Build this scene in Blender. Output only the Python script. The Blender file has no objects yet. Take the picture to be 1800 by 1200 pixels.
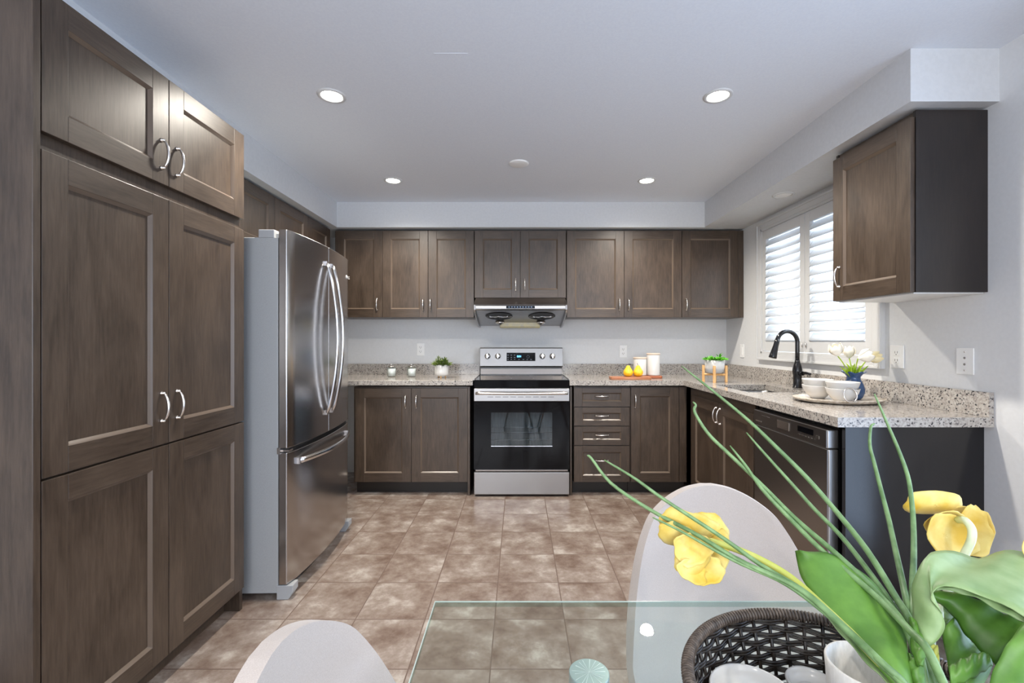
import bpy, bmesh, math, random
from mathutils import Vector, Matrix
random.seed(7)
PI = math.pi
SC = bpy.context.scene
COL = SC.collection
H = 1.234; F = 806.0; VX = 912.0; VY = 599.0

# ------------------------------------------------------------------ camera
cam_d = bpy.data.cameras.new('camera')
cam_d.sensor_width = 36.0
cam_d.lens = 36.0 * F / 1800.0
cam_d.shift_x = -12.0 / 1800.0
cam_d.shift_y = -1.0 / 1800.0
cam_d.clip_start = 0.05
cam = bpy.data.objects.new('camera', cam_d)
COL.objects.link(cam)
cam.location = (0, 0, H)
cam.rotation_euler = (PI / 2, 0, 0)
SC.camera = cam
# ------------------------------------------------------------------ exposure
SC.view_settings.view_transform = 'Standard'
SC.view_settings.look = 'None'
SC.view_settings.gamma = 1.0
SC.view_settings.exposure = 0.92
SC.cycles.use_denoising = True
SC.cycles.max_bounces = 14
SC.cycles.transparent_max_bounces = 16
SC.cycles.diffuse_bounces = 6
SC.cycles.caustics_reflective = False
SC.cycles.sample_clamp_indirect = 6.0
# ------------------------------------------------------------------ world: bright hazy daylight
w = bpy.data.worlds.new('daylight'); SC.world = w; w.use_nodes = True
bg = w.node_tree.nodes['Background']
bg.inputs[0].default_value = (0.56, 0.73, 1.0, 1)
bg.inputs[1].default_value = 2.1

def area(name, loc, rot, sx, sy, power, col, spread=PI):
    d = bpy.data.lights.new(name, 'AREA'); d.shape = 'RECTANGLE'; d.size = sx; d.size_y = sy
    d.energy = power; d.color = col; d.spread = spread
    o = bpy.data.objects.new(name, d); COL.objects.link(o); o.location = loc; o.rotation_euler = rot
    return o
# daylight entering through the three openings (sink window, patio door, dining window)
area('daylight_sink_window', (2.13, 3.08, 1.62), (0, PI / 2, 0), 0.95, 1.1, 10, (0.95, 0.97, 1.0))
area('daylight_patio_door', (2.12, 0.1, 1.1), (0, PI / 2, 0), 1.95, 2.2, 4, (0.80, 0.89, 1.0))
area('daylight_dining_window', (-0.2, -3.12, 1.35), (PI / 2 + .75, 0, 0), 3.0, 1.7, 60, (1.0, 0.96, 0.90))

# ------------------------------------------------------------------ helpers
def link(o): COL.objects.link(o); return o

class MB:
    def __init__(s): s.v = []; s.f = []; s.m = []; s.sm = []
    def add(s, vs, fs, mi=0, smooth=False):
        b = len(s.v); s.v += [Vector(p) for p in vs]
        for f in fs: s.f.append([b + i for i in f]); s.m.append(mi); s.sm.append(smooth)
        return s
    def box(s, x0, x1, y0, y1, z0, z1, mi=0):
        if x0 > x1: x0, x1 = x1, x0
        if y0 > y1: y0, y1 = y1, y0
        if z0 > z1: z0, z1 = z1, z0
        v = [(x, y, z) for z in (z0, z1) for y in (y0, y1) for x in (x0, x1)]
        return s.add(v, [(0, 2, 3, 1), (4, 5, 7, 6), (0, 1, 5, 4), (2, 6, 7, 3), (0, 4, 6, 2), (1, 3, 7, 5)], mi)
    def lathe(s, c, prof, n=32, mi=0, smooth=True, axis=(0, 0, 1), sx=1, sy=1):
        """prof: (radius, height) pairs along axis from c"""
        ax = Vector(axis).normalized()
        t = Vector((1, 0, 0)) if abs(ax.x) < .9 else Vector((0, 1, 0))
        if abs(ax.z) > .99: u = Vector((1, 0, 0))
        else: u = (t - ax * t.dot(ax)).normalized()
        w_ = ax.cross(u); c = Vector(c); vs = []; fs = []
        for r, h in prof:
            r = max(r, 1e-5)
            for k in range(n):
                a = 2 * PI * k / n
                vs.append(c + u * r * sx * math.cos(a) + w_ * r * sy * math.sin(a) + ax * h)
        for i in range(len(prof) - 1):
            for k in range(n):
                a = i * n + k; b = i * n + (k + 1) % n
                fs.append((a, b, b + n, a + n))
        return s.add(vs, fs, mi, smooth)
    def tube(s, pts, r, n=8, mi=0, smooth=True, closed=False, flat=1.0, up=None):
        pts = [Vector(p) for p in pts]; m = len(pts)
        rs = r if isinstance(r, (list, tuple)) else [r] * m
        vs = []; fs = []; prev = None
        for i in range(m):
            if closed: t = pts[(i + 1) % m] - pts[(i - 1) % m]
            elif i == 0: t = pts[1] - pts[0]
            elif i == m - 1: t = pts[-1] - pts[-2]
            else: t = pts[i + 1] - pts[i - 1]
            if t.length < 1e-9: t = Vector((0, 0, 1))
            t.normalize()
            if up is not None:
                q = Vector(up); nrm = (q - t * q.dot(t)).normalized()
            elif prev is None:
                q = Vector((0, 0, 1)) if abs(t.z) < .9 else Vector((1, 0, 0))
                nrm = (q - t * q.dot(t)).normalized()
            else:
                nrm = (prev - t * prev.dot(t)).normalized()
            prev = nrm; bn = t.cross(nrm)
            for k in range(n):
                a = 2 * PI * k / n
                vs.append(pts[i] + nrm * rs[i] * math.cos(a) * flat + bn * rs[i] * math.sin(a))
        rng = m if closed else m - 1
        for i in range(rng):
            j = (i + 1) % m
            for k in range(n):
                k2 = (k + 1) % n
                fs.append((i * n + k, i * n + k2, j * n + k2, j * n + k))
        if not closed:
            fs.append(tuple(range(n - 1, -1, -1))); fs.append(tuple((m - 1) * n + k for k in range(n)))
        return s.add(vs, fs, mi, smooth)
    def prism(s, poly, a, b, axis='x', mi=0, smooth=False):
        """poly of 2D points extruded along axis. x:(y,z) y:(x,z) z:(x,y)"""
        n = len(poly); vs = []
        for t in (a, b):
            for p, q in poly:
                vs.append({'x': (t, p, q), 'y': (p, t, q), 'z': (p, q, t)}[axis])
        fs = [tuple(range(n))[::-1], tuple(range(n, 2 * n))]
        s.add(vs, fs, mi, False)
        b0 = len(s.v) - 2 * n
        for k in range(n):
            s.f.append([b0 + k, b0 + (k + 1) % n, b0 + n + (k + 1) % n, b0 + n + k]); s.m.append(mi); s.sm.append(smooth)
        return s
    def grid(s, rows, mi=0, smooth=True, closed=False):
        n = len(rows[0]); vs = [p for r in rows for p in r]; fs = []
        for i in range(len(rows) - 1):
            for k in range(n if closed else n - 1):
                k2 = (k + 1) % n
                fs.append((i * n + k, i * n + k2, (i + 1) * n + k2, (i + 1) * n + k))
        return s.add(vs, fs, mi, smooth)

def build(name, mb, mats, parent=None, loc=None, bevel=0, label=None, solid=0, subsurf=0, fix=True):
    """parent: the thing's Empty or a part; vertices are given in world space"""
    if not isinstance(mats, (list, tuple)): mats = [mats]
    base = Vector(loc) if loc is not None else (world_base(parent) if parent else Vector((0, 0, 0)))
    me = bpy.data.meshes.new(name)
    me.from_pydata([tuple(v - base) for v in mb.v], [], mb.f)
    for m in mats: me.materials.append(m)
    for p, mi, sm in zip(me.polygons, mb.m, mb.sm): p.material_index = mi; p.use_smooth = sm
    if fix:
        bm = bmesh.new(); bm.from_mesh(me)
        bmesh.ops.recalc_face_normals(bm, faces=bm.faces); bm.to_mesh(me); bm.free()
    me.update()
    o = link(bpy.data.objects.new(name, me))
    if parent: o.parent = parent; o.location = base - world_base(parent)
    else: o.location = base
    if bevel:
        b = o.modifiers.new('bevel', 'BEVEL'); b.width = bevel; b.segments = 2; b.limit_method = 'ANGLE'
        b.angle_limit = math.radians(40)
    if solid:
        q = o.modifiers.new('solid', 'SOLIDIFY'); q.thickness = solid; q.offset = 0
    if subsurf:
        q = o.modifiers.new('sub', 'SUBSURF'); q.levels = subsurf; q.render_levels = subsurf
    if label: o['label'] = label
    return o
def world_base(o):
    v = Vector((0, 0, 0))
    while o is not None: v += o.location; o = o.parent
    return v
def tag(o, label, cat, group=None, kind=None):
    if label: o['label'] = label
    if cat: o['category'] = cat
    if group: o['group'] = group
    if kind: o['kind'] = kind
    return o
def thing(name, loc, label, cat, group=None):
    o = link(bpy.data.objects.new(name, None)); o.empty_display_size = .05; o.location = loc
    return tag(o, label, cat, group)
def struct(name, mb, mats, label=None, **k):
    o = build(name, mb, mats, **k); o['kind'] = 'structure'
    if label: o['label'] = label
    return o
def copy_tree(o, parent=None):
    c = o.copy(); COL.objects.link(c)
    if parent: c.parent = parent
    for ch in list(o.children): copy_tree(ch, c)
    return c
def W(x, y, D):  # photograph position at distance D -> world point
    return Vector(((x - VX) * D / F, D, H - (y - VY) * D / F))
def spline(pts, n):
    """Catmull-Rom through points (any dimension Vectors), n samples"""
    P = [Vector(p) for p in pts]; P = [P[0] * 2 - P[1]] + P + [P[-1] * 2 - P[-2]]
    m = len(P) - 3; out = []
    for i in range(n):
        t = i / (n - 1) * m; k = min(int(t), m - 1); t -= k
        a, b, c, d = P[k:k + 4]
        out.append(0.5 * ((2 * b) + (c - a) * t + (2 * a - 5 * b + 4 * c - d) * t * t + (3 * b - a - 3 * c + d) * t ** 3))
    return out

# ------------------------------------------------------------------ materials
def lin(c): return tuple(((v / 255 + .055) / 1.055) ** 2.4 if v / 255 > .04045 else v / 255 / 12.92 for v in c) + (1,)
def mat(name, col, rough=.5, metal=0, **k):
    m = bpy.data.materials.new(name); m.use_nodes = True
    b = m.node_tree.nodes['Principled BSDF']
    b.inputs['Base Color'].default_value = col if len(col) == 4 else tuple(col) + (1,)
    b.inputs['Roughness'].default_value = rough; b.inputs['Metallic'].default_value = metal
    for n, v in k.items(): b.inputs[n.replace('_', ' ')].default_value = v
    return m
def nodes(m): return m.node_tree.nodes, m.node_tree.links, m.node_tree.nodes['Principled BSDF']
def ramp(N, stops):
    r = N.new('ShaderNodeValToRGB'); e = r.color_ramp.elements
    while len(e) < len(stops): e.new(.5)
    for i, (p, c) in enumerate(stops): e[i].position = p; e[i].color = c if len(c) == 4 else tuple(c) + (1,)
    return r
def noise_mat(name, c1, c2, scale=(1, 1, 1), nscale=5, detail=5, rough=.5, metal=0, bump=0, bdist=.002, lo=.35, hi=.65, coord='Object', rrange=None, **k):
    m = mat(name, c1, rough, metal, **k); N, L, B = nodes(m)
    tc = N.new('ShaderNodeTexCoord'); mp = N.new('ShaderNodeMapping'); mp.inputs['Scale'].default_value = scale
    no = N.new('ShaderNodeTexNoise'); no.inputs['Scale'].default_value = nscale; no.inputs['Detail'].default_value = detail
    L.new(tc.outputs[coord], mp.inputs[0]); L.new(mp.outputs[0], no.inputs['Vector'])
    r = ramp(N, [(lo, c1), (hi, c2)]); L.new(no.outputs[0], r.inputs[0]); L.new(r.outputs[0], B.inputs['Base Color'])
    if bump:
        bp = N.new('ShaderNodeBump'); bp.inputs['Strength'].default_value = bump; bp.inputs['Distance'].default_value = bdist
        L.new(no.outputs[0], bp.inputs['Height']); L.new(bp.outputs[0], B.inputs['Normal'])
    if rrange:
        rr = N.new('ShaderNodeMapRange'); rr.inputs[3].default_value = rrange[0]; rr.inputs[4].default_value = rrange[1]
        L.new(no.outputs[0], rr.inputs[0]); L.new(rr.outputs[0], B.inputs['Roughness'])
    return m

def wood(name, horizontal, dark, light, gain=1.0):
    m = mat(name, dark, .33); N, L, B = nodes(m)
    tc = N.new('ShaderNodeTexCoord'); oi = N.new('ShaderNodeObjectInfo')
    off = N.new('ShaderNodeVectorMath'); off.operation = 'MULTIPLY_ADD'
    comb = N.new('ShaderNodeCombineXYZ')
    for i in range(3): L.new(oi.outputs['Random'], comb.inputs[i])
    off.inputs[1].default_value = (37, 53, 71); L.new(comb.outputs[0], off.inputs[0]); L.new(tc.outputs['Object'], off.inputs[2])
    mp = N.new('ShaderNodeMapping'); mp.inputs['Scale'].default_value = (1.2, 1.2, 14) if horizontal else (14, 14, 1.2)
    L.new(off.outputs[0], mp.inputs[0])
    fine = N.new('ShaderNodeTexNoise'); fine.inputs['Scale'].default_value = 9; fine.inputs['Detail'].default_value = 7; fine.inputs['Roughness'].default_value = .65
    L.new(mp.outputs[0], fine.inputs['Vector'])
    mp2 = N.new('ShaderNodeMapping'); mp2.inputs['Scale'].default_value = (1.5, 1.5, 5) if horizontal else (5, 5, 2)
    L.new(off.outputs[0], mp2.inputs[0])
    big = N.new('ShaderNodeTexNoise'); big.inputs['Scale'].default_value = 1.6; big.inputs['Detail'].default_value = 4; big.inputs['Distortion'].default_value = .8
    L.new(mp2.outputs[0], big.inputs['Vector'])
    mx = N.new('ShaderNodeMath'); mx.operation = 'MULTIPLY_ADD'; mx.inputs[1].default_value = .55
    m2 = N.new('ShaderNodeMath'); m2.operation = 'MULTIPLY'; m2.inputs[1].default_value = .45
    L.new(big.outputs[0], m2.inputs[0]); L.new(fine.outputs[0], mx.inputs[0]); L.new(m2.outputs[0], mx.inputs[2])
    r = ramp(N, [(.36, dark), (.64, light)]); L.new(mx.outputs[0], r.inputs[0])
    L.new(r.outputs[0], B.inputs['Base Color'])
    rr = N.new('ShaderNodeMapRange'); rr.inputs[3].default_value = .30; rr.inputs[4].default_value = .46
    L.new(big.outputs[0], rr.inputs[0]); L.new(rr.outputs[0], B.inputs['Roughness'])
    bp = N.new('ShaderNodeBump'); bp.inputs['Strength'].default_value = .12; bp.inputs['Distance'].default_value = .001
    L.new(fine.outputs[0], bp.inputs['Height']); L.new(bp.outputs[0], B.inputs['Normal'])
    B.inputs['Specular IOR Level'].default_value = .62
    return m
WD = (.032, .020, .0125, 1); WL = (.084, .057, .039, 1)
wood_v = wood('stained_maple_upright', False, WD, WL)
wood_h = wood('stained_maple_level', True, WD, WL)
wood_edge = mat('stained_maple_edge', (.13, .095, .07), .3)
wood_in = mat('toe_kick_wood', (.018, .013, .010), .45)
WOOD = [wood_v, wood_h, wood_edge]
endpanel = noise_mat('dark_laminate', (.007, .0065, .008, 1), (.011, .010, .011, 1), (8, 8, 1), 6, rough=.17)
melamine = mat('white_melamine', (.72, .72, .72), .4)

wall_m = noise_mat('pale_grey_paint', lin((219, 220, 221)), lin((222, 223, 224)), (1, 1, 1), 60, 2, rough=.75, bump=.05, bdist=.001)
soffit_m = noise_mat('light_grey_paint', lin((206, 208, 211)), lin((210, 212, 215)), (1, 1, 1), 60, 2, rough=.7, bump=.04, bdist=.001)
ceil_m = noise_mat('ceiling_paint', lin((222, 227, 236)), lin((226, 231, 239)), (1, 1, 1), 120, 3, rough=.8, bump=.05, bdist=.001)
white_paint = mat('white_trim_paint', (.64, .645, .65), .35)
plastic_w = mat('white_plastic', (.88, .88, .87), .3)

def granite(name):
    m = mat(name, (.6, .55, .5), .12); N, L, B = nodes(m)
    tc = N.new('ShaderNodeTexCoord')
    v1 = N.new('ShaderNodeTexVoronoi'); v1.inputs['Scale'].default_value = 170; v1.inputs['Randomness'].default_value = 1
    L.new(tc.outputs['Object'], v1.inputs['Vector'])
    sep = N.new('ShaderNodeSeparateColor'); L.new(v1.outputs['Color'], sep.inputs[0])
    r = ramp(N, [(0, (.05, .05, .055)), (.045, (.15, .145, .145)), (.10, (.30, .28, .265)), (.22, (.42, .39, .365)), (.55, (.50, .475, .445))])
    r.color_ramp.interpolation = 'CONSTANT'
    L.new(sep.outputs[0], r.inputs[0])
    n2 = N.new('ShaderNodeTexNoise'); n2.inputs['Scale'].default_value = 60; n2.inputs['Detail'].default_value = 4
    L.new(tc.outputs['Object'], n2.inputs['Vector'])
    r2 = ramp(N, [(.35, (.82, .79, .77)), (.6, (1, .99, .97))]); L.new(n2.outputs[0], r2.inputs[0])
    mx = N.new('ShaderNodeMix'); mx.data_type = 'RGBA'; mx.blend_type = 'MULTIPLY'; mx.inputs[0].default_value = 1
    L.new(r.outputs[0], mx.inputs[6]); L.new(r2.outputs[0], mx.inputs[7]); L.new(mx.outputs[2], B.inputs['Base Color'])
    return m
gran = granite('speckled_quartz')

def tile_floor():
    T = .309; m = mat('brown_mottled_tile', (.3, .24, .2), .3); N, L, B = nodes(m)
    tc = N.new('ShaderNodeTexCoord'); sp = N.new('ShaderNodeSeparateXYZ'); L.new(tc.outputs['Object'], sp.inputs[0])
    def M(op, a, b=None, c=None):
        q = N.new('ShaderNodeMath'); q.operation = op
        for i, v in enumerate((a, b, c)):
            if v is None: continue
            if isinstance(v, (int, float)): q.inputs[i].default_value = v
            else: L.new(v, q.inputs[i])
        return q.outputs[0]
    def cell(o, off):
        t = M('DIVIDE', M('SUBTRACT', o, off), T)
        return M('FLOOR', t), M('MULTIPLY', M('MINIMUM', M('FRACT', t), M('SUBTRACT', 1, M('FRACT', t))), T)
    fx, dx = cell(sp.outputs[0], -.107); fy, dy = cell(sp.outputs[1], 2.034)
    d = M('MINIMUM', dx, dy)
    grout = N.new('ShaderNodeMapRange'); grout.inputs[1].default_value = .0020; grout.inputs[2].default_value = .0034
    L.new(d, grout.inputs[0])
    cm = N.new('ShaderNodeCombineXYZ'); L.new(fx, cm.inputs[0]); L.new(fy, cm.inputs[1])
    wn = N.new('ShaderNodeTexWhiteNoise'); wn.noise_dimensions = '2D'; L.new(cm.outputs[0], wn.inputs['Vector'])
    ad = N.new('ShaderNodeVectorMath'); ad.operation = 'MULTIPLY_ADD'; ad.inputs[1].default_value = (40, 40, 40)
    L.new(wn.outputs['Color'], ad.inputs[0]); L.new(tc.outputs['Object'], ad.inputs[2])
    n1 = N.new('ShaderNodeTexNoise'); n1.inputs['Scale'].default_value = 6; n1.inputs['Detail'].default_value = 12; n1.inputs['Roughness'].default_value = .68; n1.inputs['Distortion'].default_value = .08
    L.new(ad.outputs[0], n1.inputs['Vector'])
    r = ramp(N, [(.33, lin((104, 86, 76))), (.46, lin((126, 110, 100))), (.56, lin((144, 131, 122))), (.68, lin((176, 167, 158)))])
    L.new(n1.outputs[0], r.inputs[0])
    mx = N.new('ShaderNodeMix'); mx.data_type = 'RGBA'; L.new(grout.outputs[0], mx.inputs[0])
    mx.inputs[6].default_value = lin((98, 80, 70)); L.new(r.outputs[0], mx.inputs[7]); L.new(mx.outputs[2], B.inputs['Base Color'])
    rg = N.new('ShaderNodeMapRange'); rg.inputs[3].default_value = .75; rg.inputs[4].default_value = .24
    L.new(grout.outputs[0], rg.inputs[0]); L.new(rg.outputs[0], B.inputs['Roughness'])
    hh = M('MULTIPLY_ADD', n1.outputs[0], .25, grout.outputs[0])
    bp = N.new('ShaderNodeBump'); bp.inputs['Strength'].default_value = .35; bp.inputs['Distance'].default_value = .0015
    L.new(hh, bp.inputs['Height']); L.new(bp.outputs[0], B.inputs['Normal'])
    return m
floor_m = tile_floor()

def brushed(name, col, r0, r1, horizontal=True):
    m = mat(name, col, .25, 1); N, L, B = nodes(m)
    tc = N.new('ShaderNodeTexCoord'); mp = N.new('ShaderNodeMapping'); mp.inputs['Scale'].default_value = (2, 2, 500) if horizontal else (400, 400, 2)
    no = N.new('ShaderNodeTexNoise'); no.inputs['Scale'].default_value = 3; no.inputs['Detail'].default_value = 3
    L.new(tc.outputs['Object'], mp.inputs[0]); L.new(mp.outputs[0], no.inputs['Vector'])
    rr = N.new('ShaderNodeMapRange'); rr.inputs[3].default_value = r0; rr.inputs[4].default_value = r1
    L.new(no.outputs[0], rr.inputs[0]); L.new(rr.outputs[0], B.inputs['Roughness'])
    bp = N.new('ShaderNodeBump'); bp.inputs['Strength'].default_value = .04; bp.inputs['Distance'].default_value = .0005
    L.new(no.outputs[0], bp.inputs['Height']); L.new(bp.outputs[0], B.inputs['Normal'])
    return m
steel = brushed('brushed_steel', (.50, .48, .47), .16, .24, False)
steel_range = brushed('brushed_steel_pale', (.40, .39, .385), .30, .40, True)
steel_bg = brushed('brushed_steel_backguard', (.27, .265, .262), .34, .42, True)
steel_dark = brushed('brushed_steel_dark', (.30, .275, .258), .26, .32, True)
steel_hood = brushed('hood_steel', (.36, .35, .35), .24, .34, True)
chrome = mat('polished_chrome', (.82, .82, .83), .08, 1)
nickel = mat('satin_nickel', (.78, .74, .70), .22, 1)
fridge_side = noise_mat('grey_enamel', (.33, .34, .345, 1), (.36, .37, .375, 1), (1, 1, 1), 300, 2, rough=.42, bump=.1, bdist=.0004)
grey_plastic = mat('grey_plastic', (.36, .37, .38), .4)
black_gloss = mat('black_glass', (.004, .004, .005), .06, Specular_IOR_Level=.16)
black_enamel = mat('black_enamel', (.008, .008, .009), .22)
black_faucet = mat('black_faucet_finish', (.010, .010, .012), .16)
black_void = mat('black_rubber', (.01, .01, .01), .6)

def emis(name, col, s):
    m = mat(name, (0, 0, 0), .5); b = m.node_tree.nodes['Principled BSDF']
    b.inputs['Emission Color'].default_value = tuple(col) + (1,); b.inputs['Emission Strength'].default_value = s
    return m
lamp_glow = emis('lamp_glow', (1, .95, .86), 22)
clock_glow = emis('clock_glow', (.10, .45, 1), 4)

def glassy(name, tint, rough=0.0, ior=1.45, thin=False):
    m = mat(name, tint, rough, 0); b = m.node_tree.nodes['Principled BSDF']
    b.inputs['Transmission Weight'].default_value = 1; b.inputs['IOR'].default_value = ior
    return m
def clear_glass(name, tint, gloss_col=(1, 1, 1, 1)):
    """thin clear glass that lets light through: transparent + fresnel gloss"""
    m = bpy.data.materials.new(name); m.use_nodes = True; N = m.node_tree.nodes; L = m.node_tree.links
    N.remove(N['Principled BSDF'])
    t = N.new('ShaderNodeBsdfTransparent'); t.inputs[0].default_value = tint
    g = N.new('ShaderNodeBsdfGlossy'); g.inputs['Roughness'].default_value = .01; g.inputs[0].default_value = gloss_col
    fr = N.new('ShaderNodeFresnel'); fr.inputs[0].default_value = 1.5
    mx = N.new('ShaderNodeMixShader'); ge = N.new('ShaderNodeNewGeometry'); q = N.new('ShaderNodeMath'); q.operation = 'SUBTRACT'; q.inputs[0].default_value = 1
    L.new(ge.outputs['Backfacing'], q.inputs[1]); fr.inputs[0].default_value = 1.5
    q2 = N.new('ShaderNodeMath'); q2.operation = 'MULTIPLY'; L.new(fr.outputs[0], q2.inputs[0]); L.new(q.outputs[0], q2.inputs[1]); L.new(q2.outputs[0], mx.inputs[0]); L.new(t.outputs[0], mx.inputs[1]); L.new(g.outputs[0], mx.inputs[2])
    L.new(mx.outputs[0], N['Material Output'].inputs[0])
    return m
table_glass = clear_glass('table_glass', (.91, .955, .942, 1))
glass_edge = clear_glass('glass_edge', (.62, .78, .74, 1))
win_glass = clear_glass('window_glass', (.97, .99, .99, 1))
jar_glass = clear_glass('jar_glass', (.93, .95, .94, 1))
vase_glass = clear_glass('vase_glass', (.90, .93, .93, 1))
fabric = noise_mat('cream_fabric', lin((178, 167, 160)), lin((190, 180, 173)), (1, 1, 1), 900, 2, rough=.9, bump=.25, bdist=.0008, Sheen_Weight=.3)
ceramic = mat('white_ceramic', (.64, .63, .61), .22)
ceramic_tex = noise_mat('textured_ceramic', (.72, .70, .67, 1), (.80, .78, .75, 1), (90, 90, 30), 3, 4, rough=.45, bump=.5, bdist=.001)
wicker = noise_mat('dark_wicker', (.009, .007, .0065, 1), (.034, .025, .020, 1), (1, 1, 1), 140, 3, rough=.32)
wicker_rim = noise_mat('brown_wicker', (.050, .036, .029, 1), (.13, .10, .08, 1), (1, 1, 1), 120, 3, rough=.4)
def leafy(name, c1, c2, sc=(1, 1, 1), ns=30, rough=.45):
    m = noise_mat(name, c1, c2, sc, ns, 5, rough=rough, bump=.15, bdist=.0006)
    return m
leaf_g = leafy('tulip_leaf_green', lin((70, 112, 36)), lin((98, 142, 56)))
leaf_pale = leafy('tulip_leaf_pale', lin((122, 150, 96)), lin((148, 172, 120)))
grass_g = leafy('onion_grass_green', lin((88, 120, 72)), lin((122, 154, 102)), (1, 1, 1), 60)
stem_pale = leafy('pale_stem', lin((190, 205, 160)), lin((214, 222, 188)))
stem_yel = leafy('yellow_green_stem', lin((170, 178, 76)), lin((196, 196, 100)))
petal_y = noise_mat('yellow_petal', lin((206, 170, 52)), lin((226, 206, 124)), (1, 1, 1), 32, 8, rough=.55, bump=.5, bdist=.0012, Sheen_Weight=.1)
petal_w = leafy('white_petal', lin((240, 234, 218)), lin((248, 242, 228)), (1, 1, 1), 40, .55)
petal_c = leafy('cream_petal', lin((244, 226, 170)), lin((248, 236, 200)), (1, 1, 1), 40, .55)
bright_green = leafy('bright_leaf', lin((140, 176, 30)), lin((178, 204, 60)))
succ_green = leafy('succulent_leaf', lin((70, 150, 24)), lin((110, 190, 50)))
shrub_green = leafy('small_plant_leaf', lin((70, 94, 34)), lin((128, 148, 66)))
pear_m = noise_mat('yellow_pear_skin', lin((236, 186, 20)), lin((248, 208, 60)), (1, 1, 1), 40, 4, rough=.35)
board_m = noise_mat('cutting_board_wood', lin((150, 92, 62)), lin((182, 124, 88)), (3, 40, 40), 3, 5, rough=.4)
board_m2 = noise_mat('reddish_board_wood', lin((140, 76, 48)), lin((165, 98, 66)), (3, 40, 40), 3, 5, rough=.4)
bamboo = noise_mat('pale_bamboo', lin((214, 164, 104)), lin((232, 188, 130)), (30, 30, 3), 3, 3, rough=.45)
blue_ceramic = mat('blue_ceramic', lin((50, 78, 118)), .2)
mottled_tray = noise_mat('stone_tray', lin((176, 160, 140)), lin((222, 214, 204)), (1, 1, 1), 45, 5, rough=.3)
wax = mat('candle_wax', (.85, .85, .86), .4)
brass_clip = mat('warm_metal', (.75, .62, .40), .2, 1)
lens_cream = noise_mat('yellowed_lens', lin((206, 196, 168)), lin((222, 208, 160)), (4, 4, 4), 8, 3, rough=.35)
concrete = mat('grey_glaze', lin((190, 194, 198)), .4)

# ------------------------------------------------------------------ the room
XW = 1.95; XL = -1.96; YB = 4.31; ZC = 2.42; YF = -3.0
struct('floor', MB().box(XL - .15, XW + .15, YF - .15, YB + .15, -.1, 0), floor_m, 'brown mottled stone-look tile floor')
struct('ceiling', MB().box(XL - .15, XW + .15, YF - .15, YB + .15, ZC, ZC + .1), ceil_m, 'flat pale grey ceiling')
struct('wall_back', MB().box(XL - .15, XW + .15, YB, YB + .15, 0, ZC), wall_m, 'pale grey wall behind the range')
struct('wall_left', MB().box(XL - .15, XL, YF, YB, 0, ZC), wall_m, 'pale grey left wall')
# window opening in right wall
WY0, WY1, WZ0, WZ1 = 2.50, 3.66, 1.135, 2.12
PY0, PY1, PZ1 = -1.2, 1.40, 2.1
mb = MB()
mb.box(XW, XW + .15, WY1, YB, 0, ZC).box(XW, XW + .15, PY1, WY0, 0, ZC)
mb.box(XW, XW + .15, WY0, WY1, 0, WZ0).box(XW, XW + .15, WY0, WY1, WZ1, ZC)
mb.box(XW, XW + .15, PY0, PY1, PZ1, ZC).box(XW, XW + .15, YF, PY0, 0, ZC)
struct('wall_right', mb, wall_m, 'pale grey right wall with the sink window')
mb = MB()
FX0, FX1, FZ0, FZ1 = -1.7, 1.3, .5, 2.2
mb.box(XL, FX0, YF - .15, YF, 0, ZC).box(FX1, XW, YF - .15, YF, 0, ZC)
mb.box(FX0, FX1, YF - .15, YF, 0, FZ0).box(FX0, FX1, YF - .15, YF, FZ1, ZC)
struct('wall_front', mb, wall_m, 'pale grey wall behind the camera')
# soffit round the kitchen
struct('trim_1', MB().box(XL, XW, 3.918, YB, 2.205, ZC), soffit_m, 'light grey soffit above the back cabinets')
struct('trim_2', MB().box(1.589, XW, 1.86, 3.918, 2.205, ZC), soffit_m, 'light grey soffit over the sink window')
struct('trim_3', MB().box(XL, -1.556, 1.2, 3.918, 2.205, ZC), soffit_m, 'light grey soffit over the left cabinets')
struct('trim_4', MB().box(-.35, -.21, 1.89, 2.01, ZC - .0008, ZC + .0005), ceil_m, 'faint patch on the ceiling')

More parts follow.
